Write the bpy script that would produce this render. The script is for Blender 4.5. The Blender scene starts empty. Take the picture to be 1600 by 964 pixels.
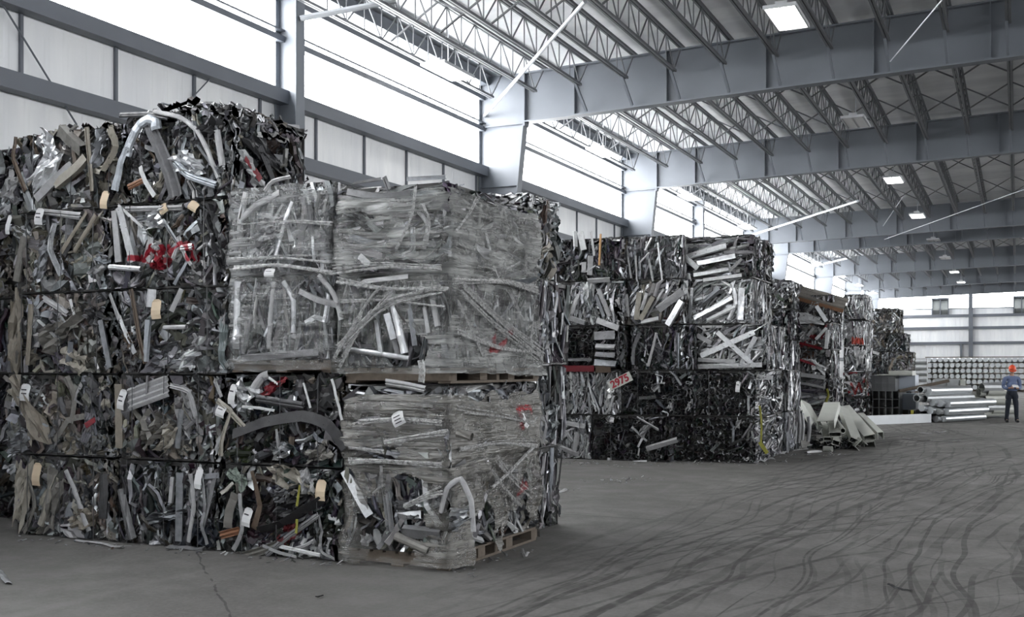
import bpy, bmesh, math, random
import numpy as np
from mathutils import Vector, Matrix

sc = bpy.context.scene
C = sc.collection

# ------------------------------------------------------------------ camera
F_PX, HOR = 1700.0, 575.0                      # focal length and horizon row for a 1600 px wide frame
YAW = math.atan(790.0 / F_PX)
EYE = 1.7
cam_d = bpy.data.cameras.new('camera')
cam = bpy.data.objects.new('camera', cam_d); C.objects.link(cam)
cam.location = (0, 0, EYE); cam.rotation_euler = (math.pi/2, 0, YAW)
cam_d.sensor_width = 36.0; cam_d.lens = F_PX/1600*36.0
cam_d.shift_y = (HOR-482.0)/1600.0
cam_d.clip_end = 400; cam_d.clip_start = .05
sc.camera = cam
# ------------------------------------------------------------------ view, world, light levels
sc.view_settings.view_transform = 'Standard'
try: sc.view_settings.look = 'None'
except Exception: pass
sc.view_settings.exposure = 0.42
sc.view_settings.gamma = 1.0
sc.view_settings.use_curve_mapping = False
WINDOW_LIGHT = 17.0
LAMP_LIGHT = 10.0
DOOR_WATTS = 40.0
world = bpy.data.worlds.new('world'); sc.world = world
world.use_nodes = True
world.node_tree.nodes['Background'].inputs[0].default_value = (.80, .88, 1, 1)
world.node_tree.nodes['Background'].inputs[1].default_value = 1.0
ld = bpy.data.lights.new('door_daylight', 'AREA'); ld.shape = 'RECTANGLE'; ld.size = 9; ld.size_y = 5
ld.energy = DOOR_WATTS; ld.color = (.93, .96, 1)
lo = bpy.data.objects.new('door_daylight', ld); C.objects.link(lo)
lo.location = (6.0, -13.8, 2.8); lo.rotation_euler = (math.radians(90), 0, 0)   # daylight through the loading door behind
try:
    sc.cycles.use_denoising = True
    sc.cycles.max_bounces = 8; sc.cycles.diffuse_bounces = 4; sc.cycles.glossy_bounces = 3
    sc.cycles.transparent_max_bounces = 10
    sc.cycles.sample_clamp_indirect = 6.0
    sc.cycles.caustics_reflective = False; sc.cycles.caustics_refractive = False
except Exception: pass

FWD = np.array([-math.sin(YAW), math.cos(YAW), 0.0]); RGT = np.array([math.cos(YAW), math.sin(YAW), 0.0])
def ray(px, py): return FWD + RGT*((px-800.0)/F_PX) + np.array([0, 0, (HOR-py)/F_PX])
def at_floor(px, py, z=0.0):
    r = ray(px, py); return r*((z-EYE)/r[2]) + np.array([0, 0, EYE])
def at_Y(px, py, Y):
    r = ray(px, py); return r*(Y/r[1]) + np.array([0, 0, EYE])
def at_X(px, py, X):
    r = ray(px, py); return r*(X/r[0]) + np.array([0, 0, EYE])
def X_at(px, Y): return float(at_Y(px, HOR, Y)[0])
def Y_at(px, X): return float(at_X(px, HOR, X)[1])

# ------------------------------------------------------------------ mesh helpers
class MB:
    def __init__(s): s.v=[]; s.f=[]; s.c=[]; s.n=0
    def add(s, v, f, col=(.5,.5,.5,0)):
        v = np.asarray(v, float); f = np.asarray(f, int)
        s.v.append(v); s.f.append(f+s.n); s.n += len(v)
        s.c.append(np.tile(np.asarray(col, float), (len(v), 1)))
        return s
    def box(s, lo, hi, col=(.5,.5,.5,0)):
        x0,y0,z0 = lo; x1,y1,z1 = hi
        v = [(x0,y0,z0),(x1,y0,z0),(x1,y1,z0),(x0,y1,z0),(x0,y0,z1),(x1,y0,z1),(x1,y1,z1),(x0,y1,z1)]
        return s.add(v, BOXF, col)
    def bar(s, a, b, w, h=None, up=(0,0,1), col=(.5,.5,.5,0)):
        h = w if h is None else h
        a=np.array(a,float); b=np.array(b,float); t=b-a; t/=np.linalg.norm(t)
        up=np.array(up,float)
        sd=np.cross(t,up)
        if np.linalg.norm(sd)<1e-4: sd=np.cross(t,(1,0,0))
        sd/=np.linalg.norm(sd); u=np.cross(sd,t)
        v=[p+sd*sx*w/2+u*sy*h/2 for p in (a,b) for sx,sy in ((-1,-1),(1,-1),(1,1),(-1,1))]
        return s.add(v, BARF, col)
    def tube(s, a, b, r, n=12, col=(.5,.5,.5,0), hollow=0):
        a=np.array(a,float); b=np.array(b,float)
        pr = ngon(r, n)
        pth=np.array([a,b]); 
        if hollow: return s.add(*sweep(pth, thick(pr, hollow), None), col)
        t=b-a; t/=np.linalg.norm(t); sd=np.cross(t,(0,0,1))
        if np.linalg.norm(sd)<1e-4: sd=np.array((1.,0,0))
        sd/=np.linalg.norm(sd); u=np.cross(sd,t)
        ang=np.arange(n)/n*2*np.pi
        ring=np.cos(ang)[:,None]*sd*r+np.sin(ang)[:,None]*u*r
        v=np.vstack([a+ring*.0+0*ring, a+ring, b+ring, b+ring*0])
        f=[]
        for k in range(3):
            for i in range(n):
                j=(i+1)%n; f.append((k*n+i,k*n+j,(k+1)*n+j,(k+1)*n+i))
        return s.add(v, f, col)
BOXF=[(0,3,2,1),(4,5,6,7),(0,1,5,4),(1,2,6,5),(2,3,7,6),(3,0,4,7)]
BARF=[(0,1,2,3),(7,6,5,4),(0,4,5,1),(1,5,6,2),(2,6,7,3),(3,7,4,0)]

def mesh_of(mb, name, smooth=False):
    v=np.vstack(mb.v); f=np.vstack(mb.f); c=np.vstack(mb.c)
    me=bpy.data.meshes.new(name)
    me.vertices.add(len(v)); me.vertices.foreach_set('co', v.astype(np.float32).ravel())
    me.loops.add(len(f)*4); me.loops.foreach_set('vertex_index', f.astype(np.int32).ravel())
    me.polygons.add(len(f)); me.polygons.foreach_set('loop_start', (np.arange(len(f))*4).astype(np.int32))
    me.update(calc_edges=True)
    at=me.color_attributes.new('col','FLOAT_COLOR','POINT')
    at.data.foreach_set('color', c.astype(np.float32).ravel())
    me.polygons.foreach_set('use_smooth', np.full(len(f), bool(smooth)))
    return me
def link(name, me, mat=None, parent=None, loc=None):
    o=bpy.data.objects.new(name, me); C.objects.link(o)
    if mat is not None and me is not None and not me.materials: me.materials.append(mat)
    if parent is not None: o.parent=parent
    if loc is not None: o.location=loc
    return o
def build(name, mb, mat, parent=None, loc=None, smooth=False):
    return link(name, mesh_of(mb, name, smooth), mat, parent, loc)
def tag(o, label=None, cat=None, group=None, kind=None):
    if label: o['label']=label
    if cat: o['category']=cat
    if group: o['group']=group
    if kind: o['kind']=kind
    return o
def thing(name, label, cat, loc=(0,0,0), group=None, rz=0):
    o=link(name, None, None, None, tuple(loc)); o.rotation_euler=(0,0,rz); o.empty_display_size=.1
    return tag(o,label,cat,group)
def struct(name, mb, mat): return tag(build(name, mb, mat), kind='structure')
def dup(root, loc, label=None, rz=None):
    r=root.copy(); C.objects.link(r); r.location=loc
    if rz is not None: r.rotation_euler=(0,0,rz)
    if label: r['label']=label
    for ch in list(root.children):
        c=ch.copy(); C.objects.link(c); c.parent=r
        for g in list(ch.children):
            d=g.copy(); C.objects.link(d); d.parent=c
    return r
ORD=['first','second','third','fourth','fifth','sixth','seventh','eighth','ninth','tenth','eleventh','twelfth','thirteenth','fourteenth','fifteenth','sixteenth']

# profiles are polylines thickened into closed loops; sweep() carries them along a path
def thick(poly, t):
    p=np.asarray(poly,float); d=np.gradient(p,axis=0)
    closed=np.allclose(p[0],p[-1])
    if closed:
        d[0]=d[-1]=(p[1]-p[0])+(p[-1]-p[-2])
    d/=np.linalg.norm(d,axis=1)[:,None]+1e-9
    nrm=np.stack([-d[:,1],d[:,0]],1)
    return np.vstack([p+nrm*t/2,(p-nrm*t/2)[::-1]])
def ngon(r,n): a=np.arange(n+1)/n*2*np.pi; return np.stack([np.cos(a)*r,-np.sin(a)*r],1)
def rectp(w,h): return np.array([(-w/2,-h/2),(-w/2,h/2),(w/2,h/2),(w/2,-h/2),(-w/2,-h/2)])
def sweep(path, prof, side=None, taper=None):
    P=np.asarray(path,float); N=len(P); K=len(prof)
    T=np.gradient(P,axis=0); T/=np.linalg.norm(T,axis=1)[:,None]+1e-9
    if side is None:
        side=np.cross(T,np.array([0,0,1.0])); bad=np.linalg.norm(side,axis=1)<1e-3; side[bad]=(1,0,0)
    S=side-T*(side*T).sum(1)[:,None]; S/=np.linalg.norm(S,axis=1)[:,None]+1e-9
    U=np.cross(S,T)
    tp=np.ones(N) if taper is None else np.asarray(taper)
    V=(P[:,None,:]+S[:,None,:]*(prof[None,:,0]*tp[:,None])[:,:,None]+U[:,None,:]*prof[None,:,1,None]).reshape(-1,3)
    i=np.arange(K); j=(i+1)%K
    k=np.arange(N-1)[:,None]*K
    F=np.stack([k+i,k+j,k+K+j,k+K+i],-1).reshape(-1,4)
    h=K//2; a=np.arange(h-1)
    cap=np.stack([a,K-1-a,K-2-a,a+1],-1)
    F=np.vstack([F,cap,cap[:,::-1]+(N-1)*K])
    return V,F

# ------------------------------------------------------------------ materials
class NT:
    def __init__(s,name):
        s.m=bpy.data.materials.new(name); s.m.use_nodes=True; s.t=s.m.node_tree; s.t.nodes.clear()
        s.out=s.n('ShaderNodeOutputMaterial')
    def n(s,typ,**kw):
        nd=s.t.nodes.new(typ)
        for k,v in kw.items(): setattr(nd,k,v)
        return nd
    def put(s,sock,v):
        if isinstance(v,bpy.types.NodeSocket): s.t.links.new(v,sock)
        elif v is not None:
            if isinstance(v,(tuple,list)) and len(v)==3 and sock.type=='RGBA': v=(*v,1)
            sock.default_value=v
    def math(s,op,a,b=None,c=None,clamp=False):
        nd=s.n('ShaderNodeMath',operation=op,use_clamp=clamp)
        s.put(nd.inputs[0],a); s.put(nd.inputs[1],b); s.put(nd.inputs[2],c); return nd.outputs[0]
    def vec(s,op,a,b=None,scale=None):
        nd=s.n('ShaderNodeVectorMath',operation=op); s.put(nd.inputs[0],a)
        if b is not None: s.put(nd.inputs[1],b)
        if scale is not None: s.put(nd.inputs[3],scale)
        return nd.outputs[1] if op in('LENGTH','DISTANCE','DOT_PRODUCT') else nd.outputs[0]
    def noise(s,vec,scale,detail=3,rough=.55,dim='3D',dist=0,w=None):
        nd=s.n('ShaderNodeTexNoise',noise_dimensions=dim)
        if vec is not None: s.put(nd.inputs['Vector'],vec)
        if w is not None: s.put(nd.inputs['W'],w)
        nd.inputs['Scale'].default_value=scale; nd.inputs['Detail'].default_value=detail
        nd.inputs['Roughness'].default_value=rough; nd.inputs['Distortion'].default_value=dist
        return nd.outputs['Fac']
    def ramp(s,f,a,b,x=0.0,y=1.0):
        nd=s.n('ShaderNodeMapRange',interpolation_type='SMOOTHSTEP')
        s.put(nd.inputs[0],f); nd.inputs[1].default_value=a; nd.inputs[2].default_value=b
        nd.inputs[3].default_value=x; nd.inputs[4].default_value=y; return nd.outputs[0]
    def mix(s,f,a,b,blend='MIX'):
        nd=s.n('ShaderNodeMix',data_type='RGBA',blend_type=blend)
        s.put(nd.inputs[0],f); s.put(nd.inputs[6],a); s.put(nd.inputs[7],b); return nd.outputs[2]
    def scalev(s,v,sx,sy,sz,rot=0):
        nd=s.n('ShaderNodeMapping'); s.put(nd.inputs[0],v); nd.inputs[2].default_value=(0,0,rot); nd.inputs[3].default_value=(sx,sy,sz); return nd.outputs[0]
    def coord(s,which='Object'): return s.n('ShaderNodeTexCoord').outputs[which]
    def pos(s): return s.n('ShaderNodeNewGeometry').outputs['Position']
    def bump(s,h,strength=.3,dist=.02):
        nd=s.n('ShaderNodeBump'); nd.inputs['Strength'].default_value=strength; nd.inputs['Distance'].default_value=dist
        s.put(nd.inputs['Height'],h); return nd.outputs[0]
    def bsdf(s,col,rough=.5,metal=0.0,normal=None,spec=None,alpha=None):
        nd=s.n('ShaderNodeBsdfPrincipled')
        s.put(nd.inputs['Base Color'],col); s.put(nd.inputs['Roughness'],rough); s.put(nd.inputs['Metallic'],metal)
        if normal is not None: s.put(nd.inputs['Normal'],normal)
        if spec is not None: nd.inputs['Specular IOR Level'].default_value=spec
        return nd.outputs[0]
    def done(s,sh): s.t.links.new(sh,s.out.inputs[0]); return s.m
    def strokes(s,vec,segs,r,wob=.02,ns=9):
        """mask of paint strokes: 1 within r of any of the segments (vec is a 3-D vector, segments too)"""
        nz=s.n('ShaderNodeTexNoise'); s.put(nz.inputs['Vector'],vec); nz.inputs['Scale'].default_value=ns
        v=s.vec('ADD',vec,s.vec('SCALE',s.vec('SUBTRACT',nz.outputs['Color'],(.5,.5,.5)),scale=wob*2))
        best=None
        for a,b in segs:
            a=Vector(a); b=Vector(b); ab=b-a
            pa=s.vec('SUBTRACT',v,tuple(a))
            h=s.math('DIVIDE',s.vec('DOT_PRODUCT',pa,tuple(ab)),max(ab.length_squared,1e-6),clamp=True)
            d=s.vec('LENGTH',s.vec('SUBTRACT',pa,s.vec('SCALE',tuple(ab),scale=h)))
            best=d if best is None else s.math('MINIMUM',best,d)
        return s.ramp(best,r,r*.6)

def simple(name,col,rough=.5,metal=0.0,var=.12,scale=6,bump=0.0,spec=None):
    t=NT(name); nz=t.noise(t.coord(),scale,4)
    lo=tuple(c*(1-var) for c in col); hi=tuple(min(1,c*(1+var)) for c in col)
    return t.done(t.bsdf(t.mix(nz,lo,hi),rough,metal,t.bump(nz,bump) if bump else None,spec))
def emit(name,col,strength,grain=0.0):
    t=NT(name); e=t.n('ShaderNodeEmission'); e.inputs[0].default_value=(*col,1)
    e.inputs[1].default_value=strength
    if grain:
        nz=t.noise(t.scalev(t.pos(),.6,.6,2.5),1.0,3); t.put(e.inputs[1],t.math('MULTIPLY',t.ramp(nz,.3,.7,1-grain,1+grain),strength))
    return t.done(e.outputs[0])
def scrap_mat(name, paint=None, paint_col=(.30,.015,.03), r=.02, flat=(1,0,1)):
    t=NT(name); a=t.n('ShaderNodeAttribute',attribute_name='col')
    co=t.coord()
    dirt=t.noise(co,14,5,.65); big=t.noise(co,3.5,2)
    col=t.mix(t.ramp(dirt,.35,.75,0,.55),a.outputs['Color'],t.mix(.5,a.outputs['Color'],(.16,.145,.125),'MULTIPLY'))
    met=a.outputs['Alpha']; rough=t.ramp(t.math('ADD',dirt,t.math('MULTIPLY',big,.4)),.4,.95,.24,.62)
    if paint:
        m=t.strokes(t.scalev(co,*flat),paint,r,.022)
        col=t.mix(m,col,paint_col); met=t.math('MULTIPLY',met,t.math('SUBTRACT',1.0,m))
    return t.done(t.bsdf(col,rough,met,t.bump(t.noise(co,38,3),.18,.01)))

M={}
M['scrap']=scrap_mat('scrap_metal')
M['steel']=simple('painted_steel_frame',(.155,.169,.193),.45,0,.10,2.0)
M['girt']=simple('grey_steel_girt',(.11,.12,.14),.5,0,.1,2.0)
M['joist']=simple('grey_joist_steel',(.15,.155,.165),.5,.2,.12,4)
M['rod']=simple('galvanised_rod',(.55,.57,.60),.4,.5,.1,5)
M['wood']=simple('rough_pallet_wood',(.125,.10,.078),.8,0,.35,18,.2)
M['card']=simple('manila_card',(.62,.50,.36),.8,0,.06,9)
M['paper']=simple('white_paper',(.75,.75,.76),.8,0,.05,9)
M['ink']=simple('black_ink',(.06,.06,.07),.8,0,.05,9)
M['wire']=simple('dark_tie_wire',(.10,.10,.105),.4,.8,.1,9)
M['alu']=simple('mill_aluminium',(.58,.60,.62),.42,.9,.10,5,.04)
M['alu_dull']=simple('weathered_aluminium',(.42,.43,.44),.5,.7,.2,6,.05)
M['tube_dark']=simple('grey_square_tube',(.16,.165,.17),.5,.4,.15,5)
M['pale']=simple('pale_painted_metal',(.52,.53,.49),.5,.1,.12,4,.03)
M['palebox']=simple('pale_blue_panel',(.55,.60,.68),.55,0,.06,4)
M['vent']=simple('dark_louvre',(.13,.14,.14),.5,.2,.2,8)
M['housing']=simple('lamp_housing',(.55,.56,.58),.4,.3,.05,4)
M['window']=emit('daylight_panel',(.97,.99,1.0),WINDOW_LIGHT,.10)
M['window_far_side']=emit('daylight_panel_right',(.97,.99,1.0),WINDOW_LIGHT*.62)
M['lamp']=emit('led_lens',(1,.985,.95),LAMP_LIGHT)
M['lamp_off']=simple('unlit_lens',(.7,.7,.7),.3,0,.05,3)
M['red']=simple('red_paint',(.33,.02,.035),.6,0,.15,12)

def floor_mat():
    t=NT('concrete_floor'); P=t.pos()
    base=t.noise(P,.35,5,.6); fine=t.noise(P,26,4,.7); mid=t.noise(P,2.2,5,.6)
    col=t.mix(t.ramp(base,.3,.72),(.118,.112,.105),(.20,.193,.185))
    col=t.mix(t.ramp(mid,.3,.75,0,.55),col,(.105,.10,.095))
    col=t.mix(t.ramp(fine,.3,.75,0,.35),col,(.26,.255,.25))
    # long smears along the driving direction
    sm=t.noise(t.scalev(P,1.1,.16,1,.25),1.3,4,.6,dist=.6)
    col=t.mix(t.ramp(sm,.56,.74,0,.45),col,(.25,.243,.235))
    # tyre marks: irregular concentric arcs about several turning centres, broken up by noise
    sep=t.n('ShaderNodeSeparateXYZ'); t.put(sep.inputs[0],P)
    wob=t.noise(P,.22,2)
    for (cx,cy,fr,th,seed,ms,st) in ((75.0,4.0,6.2,.59,3.1,.20,.75),(130.0,-6.0,7.6,.59,7.7,.25,.7),(34.0,11.0,5.4,.60,1.3,.17,.75),(-48.0,20.0,6.0,.61,5.2,.2,.6),(200.0,30.0,9.0,.58,9.4,.3,.5),(14.0,2.0,4.5,.62,4.4,.2,.6)):
        d=t.vec('LENGTH',t.vec('SUBTRACT',P,(cx,cy,0)))
        w=t.math('ADD',t.math('ADD',d,t.math('MULTIPLY',wob,.8)),seed*3)
        ln=t.noise(None,fr,2,.5,'1D',w=w)
        mk=t.noise(t.vec('ADD',P,(seed*7,seed*3,0)),ms,2)
        grain=t.noise(P,7,3)
        m=t.math('MULTIPLY',t.ramp(ln,th+.02,th+.045),t.math('MULTIPLY',t.ramp(mk,.40,.56),t.ramp(grain,.3,.55,.35,1)))
        near=t.ramp(sep.outputs[0],-4.4,-2.8)
        col=t.mix(t.math('MULTIPLY',t.math('MULTIPLY',m,near),min(.85,st*1.1)),col,(.05,.048,.046))
    cr=t.strokes(P,[((-40,11.73,0),(40,11.73,0)),((-3.6,26.5,0),(40,26.5,0))],.014,.012,2)
    col=t.mix(t.math('MULTIPLY',cr,.75),col,(.03,.03,.03))
    cr=t.strokes(P,[((-1.6,7.25,0),(.5,9.6,0)),((.5,9.6,0),(2.5,12.5,0)),((-1.3,10.9,0),(.6,9.3,0)),((-6.9,7.9,0),(-3.6,4.7,0))],.014,.05,3)
    col=t.mix(t.math('MULTIPLY',cr,.7),col,(.035,.034,.033))
    return t.done(t.bsdf(col,t.ramp(mid,.3,.7,.62,.85),0,t.bump(t.math('ADD',fine,mid),.22,.01),.35))
M['floor']=floor_mat()

def roof_mat():
    t=NT('white_roof_liner'); P=t.pos()
    seam=t.noise(t.scalev(P,.2,1.6,1),1.0,2); nz=t.noise(P,3,3)
    col=t.mix(t.ramp(seam,.35,.65),(.72,.73,.75),(.84,.85,.86))
    return t.done(t.bsdf(t.mix(t.ramp(nz,.4,.8,0,.2),col,(.5,.5,.5)),.6,0,t.bump(seam,.5,.05)))
M['roof']=roof_mat()
def wall_mat():
    t=NT('white_metal_siding'); P=t.pos()
    nz=t.noise(t.scalev(P,1.2,1.2,.25),1.5,4); col=t.mix(t.ramp(nz,.35,.7),(.78,.79,.81),(.88,.885,.89))
    sep=t.n('ShaderNodeSeparateXYZ'); t.put(sep.inputs[0],P)
    rib=t.math('SINE',t.math('MULTIPLY',t.math('ADD',sep.outputs[0],sep.outputs[1]),2*math.pi/.30))
    return t.done(t.bsdf(col,.5,0,t.bump(t.ramp(rib,.5,1),.35,.02)))
M['wall']=wall_mat()
M['concrete']=simple('concrete_wall',(.42,.40,.36),.85,0,.15,1.5,.1)

def wrap_mat(name,base,lo,hi,paint=None,rot=0.0,flat=(0,1,1),up=None,side=None):
    t=NT(name); uv=t.n('ShaderNodeUVMap').outputs[0]; P=t.coord()
    s1=t.noise(t.scalev(uv,1.1,15,1,rot),1.0,4,.6,dist=.5)
    s2=t.noise(t.scalev(uv,2.5,9,1,rot+.22),1.3,4,.6,dist=1.2)
    s3=t.noise(t.scalev(uv,2.2,38,1,-.35),1.0,3,.65,dist=.4)
    big=t.noise(P,2.6,3)
    a=t.math('ADD',t.math('ADD',t.math('MULTIPLY',s1,.45),t.math('MULTIPLY',s2,.35)),t.math('ADD',t.math('MULTIPLY',s3,.25),t.math('MULTIPLY',big,.35)))
    al=t.math('ADD',t.ramp(a,.55,.88,lo,hi*.8),t.math('MULTIPLY',t.ramp(s3,.62,.70),.25),clamp=True)
    al=t.math('MULTIPLY',al,t.ramp(big,.30,.62,.55,1.15),clamp=True)
    if up or side:
        sx=t.n('ShaderNodeSeparateXYZ'); t.put(sx.inputs[0],uv)
        if up: al=t.math('ADD',al,t.math('MULTIPLY',t.ramp(t.math('ADD',sx.outputs[1],t.math('MULTIPLY',big,.5)),up[0]+.25,up[1]+.25),t.math('MULTIPLY',t.ramp(s1,.2,.7,.4,1.3),up[2])),clamp=True)
        if side: al=t.math('ADD',al,t.math('MULTIPLY',t.ramp(sx.outputs[0],side[0]-.02,side[0]+.05),t.math('MULTIPLY',t.ramp(s3,.3,.7,.6,1.2),side[1])),clamp=True)
    h=t.math('ADD',t.math('ADD',s1,t.math('MULTIPLY',s2,.8)),t.math('MULTIPLY',s3,.6))
    col=t.mix(t.ramp(s1,.55,.75),base,tuple(min(1,c*1.3) for c in base))
    if paint:
        m=t.math('MULTIPLY',t.strokes(t.scalev(P,*flat),paint,.03,.025,14),t.ramp(s2,.3,.5,.55,1.0))
        col=t.mix(m,col,(.28,.012,.02)); al=t.math('MAXIMUM',al,t.math('MULTIPLY',m,.8))
    b=t.bsdf(col,.13,0,t.bump(h,.8,.04),.9)
    tr=t.n('ShaderNodeBsdfTransparent'); mx=t.n('ShaderNodeMixShader')
    t.put(mx.inputs[0],al); t.t.links.new(tr.outputs[0],mx.inputs[1]); t.t.links.new(b,mx.inputs[2])
    return t.done(mx.outputs[0])
def film_mat():
    t=NT('bunched_film'); P=t.coord(); nz=t.noise(P,30,3)
    b=t.bsdf((.62,.62,.62),.15,0,t.bump(nz,.2,.01),.7); tr=t.n('ShaderNodeBsdfTransparent'); mx=t.n('ShaderNodeMixShader')
    t.put(mx.inputs[0],t.ramp(nz,.3,.7,.25,.7)); t.t.links.new(tr.outputs[0],mx.inputs[1]); t.t.links.new(b,mx.inputs[2])
    return t.done(mx.outputs[0])
M['film']=film_mat()

# ------------------------------------------------------------------ building shell
WX=-11.0                                         # inside face of the left wall
FRAMES=[7.2,22.0,31.7,47.9,52.4,66.4,79.1,89.6]; FAR=99.0; BACK=-14.0; EASTX=24.0
def roofz(x): return 8.35+.026*(x-WX)
mb=MB().box((WX-.3,BACK-.3,-.2),(EASTX+.3,FAR+.3,0)); struct('floor',mb,M['floor'])
mb=MB(); v=[(WX-.3,BACK-.3,roofz(WX-.3)),(EASTX+.3,BACK-.3,roofz(EASTX+.3)),(EASTX+.3,FAR+.3,roofz(EASTX+.3)),(WX-.3,FAR+.3,roofz(WX-.3))]
mb.add(v+[(a,b,c+.2) for a,b,c in v],BOXF); struct('ceiling',mb,M['roof'])
GZ=(2.3,3.8,5.12,6.12)
mb=MB().box((WX-.2,BACK,0),(WX-.02,FAR,6.2)); mb.box((WX-.2,BACK,8.06),(WX-.02,FAR,8.6)); struct('wall_left',mb,M['wall'])
mb=MB().box((EASTX+.02,BACK,0),(EASTX+.2,FAR,6.0)); mb.box((EASTX+.02,BACK,8.3),(EASTX+.2,FAR,9.5)); struct('wall_right',mb,M['wall'])
mb=MB().box((WX-.2,BACK-.2,5.4),(EASTX+.2,BACK,9.2)); mb.box((WX-.2,BACK-.2,0),(1.4,BACK,5.4)); mb.box((10.6,BACK-.2,0),(EASTX+.2,BACK,5.4)); struct('wall_back',mb,M['wall'])
ends=[BACK]+FRAMES+[FAR]
wn=0
for k in range(len(ends)-1):
    wn+=1; struct('window_%d'%wn, MB().box((WX-.14,ends[k]+.02,6.2),(WX-.08,ends[k+1]-.02,8.06)), M['window'])
wn+=1; struct('window_%d'%wn, MB().box((EASTX+.08,BACK+.02,6.0),(EASTX+.14,FAR-.02,8.3)), M['window_far_side'])
# far end wall
mb=MB().box((WX-.2,FAR+.02,2.3),(EASTX+.2,FAR+.2,6.7)); mb.box((WX-.2,FAR+.02,8.45),(EASTX+.2,FAR+.2,9.2))
struct('wall_far',mb,M['wall'])
struct('wall_far_base', MB().box((WX-.2,FAR-.05,0),(EASTX+.2,FAR+.2,2.3)), M['concrete'])
wn+=1; struct('window_%d'%wn, MB().box((WX-.2,FAR+.08,6.7),(EASTX+.2,FAR+.14,8.45)), M['window'])
tr=MB()
for z in (6.1,5.07,3.8,2.28): tr.box((WX,FAR-.22,z-.11),(EASTX,FAR+.02,z+.11))
for z in (6.72,7.6): tr.box((WX,FAR-.06,z-.04),(EASTX,FAR+.02,z+.04))
for x in (X_at(1517,FAR),4.0): tr.box((x-.16,FAR-.42,0),(x+.16,FAR-.02,8.6))
tr.box((X_at(1502,FAR)-.08,FAR-.3,2.3),(X_at(1502,FAR)+.08,FAR-.02,3.8))
struct('trim_1',tr,M['girt'])
for i,(a,b) in enumerate(((1456,1483),(1583,1610))):
    v=thing('wall_vent','%s dark louvred vent high on the far end wall'%('left','right')[i] if False else ('dark louvred vent high on the far wall, left of the wall post','dark louvred vent high on the far wall, right of the wall post')[i],'vent',(0,FAR,0),'far wall vents')
    x0,x1=X_at(a,FAR),X_at(b,FAR)
    f=MB(); 
    for q in (x0,x1-.08,(x0+x1)/2-.05): f.box((q,-.25,6.15),(q+.09,-.03,7.55))
    f.box((x0,-.25,6.12),(x1,-.03,6.2)); f.box((x0,-.25,7.5),(x1,-.03,7.58)); build('frame',f,M['girt'],v)
    s=MB()
    for z in np.arange(6.2,7.5,.13): s.add([(x0,-.2,z),(x1,-.2,z),(x1,-.07,z+.15),(x0,-.07,z+.15)],[(0,1,2,3)])
    build('louvre_slats',s,M['vent'],v)
# girts and seams of the left wall
def girt(z,h,dep,y0,y1):
    g=MB(); g.box((WX,y0,z-h/2),(WX+dep,y1,z-h/2+.02)); g.box((WX+dep-.02,y0,z-h/2+.02),(WX+dep,y1,z+h/2)); g.box((WX,y0,z-h/2+.02),(WX+.02,y1,z+h/2)); return g
ti=1
for z,h in ((2.3,.2),(3.8,.2),(5.12,.22),(6.12,.22)):
    ti+=1; struct('trim_%d'%ti,girt(z,h,.2,BACK,FAR),M['girt'])
for z,h in ((7.08,.10),(7.22,.03),(7.78,.10)):
    ti+=1; struct('trim_%d'%ti,MB().box((WX-.02,BACK,z-h/2),(WX+.12,FAR,z+h/2)),M['girt'])
ti+=1; struct('trim_%d'%ti,MB().box((WX,BACK,8.06),(WX+.22,FAR,8.30)),M['steel'])          # eave strut
sm=MB()
y=3.35
while y<FAR:
    sm.box((WX-.025,y-.022,5.23),(WX+.02,y+.022,6.01)); y+=1.535
ti+=1; struct('trim_%d'%ti,sm,M['girt'])

# ------------------------------------------------------------------ steel frames
def frame_column(Y,label):
    t=thing('steel_column',label,'column',(WX,Y,0),'tapered columns along the left wall')
    w=MB(); v=[(.02,-.008,.02),(.36,-.008,.02),(1.1,-.008,7.15),(1.1,-.008,8.2),(.02,-.008,8.2)]
    w.add([(.02,-.008,0),(.36,-.008,0),(1.1,-.008,7.13),(.02,-.008,7.13),(.02,.008,0),(.36,.008,0),(1.1,.008,7.13),(.02,.008,7.13)],BOXF)
    w.box((.02,-.008,7.13),(1.1,.008,roofz(WX)-.1)); build('web',w,M['steel'],t)
    f=MB(); f.bar((.36,0,0),(1.1,0,7.13),.24,.022,up=(-1,0,.1)); build('inner_flange',f,M['steel'],t)
    f=MB(); f.box((0,-.12,0),(.02,.12,roofz(WX)-.1)); build('outer_flange',f,M['steel'],t)
    f=MB(); f.box((1.1,-.12,7.05),(1.135,.12,roofz(WX)-.1)); build('end_plate',f,M['steel'],t)
    f=MB(); f.box((.02,-.11,7.1),(1.1,.11,7.12)); build('stiffener',f,M['steel'],t)
    f=MB(); f.box((.02,-.06,5.75),(.95,.06,5.77)); build('stiffener',f,M['steel'],t)
    f=MB(); f.box((-.0,-.2,0),(.5,.2,.025)); build('base_plate',f,M['steel'],t)
    return t
def wind_column(Y,label):
    t=thing('wall_column',label,'column',(WX,Y,0),'slender wall columns between the frames')
    build('web',MB().box((.02,-.006,0),(.40,.006,8.06)),M['steel'],t)
    build('inner_flange',MB().box((.40,-.12,0),(.42,.12,8.06)),M['steel'],t)
    build('outer_flange',MB().box((0,-.12,0),(.02,.12,8.06)),M['steel'],t)
    build('base_plate',MB().box((0,-.18,0),(.46,.18,.02)),M['steel'],t)
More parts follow.
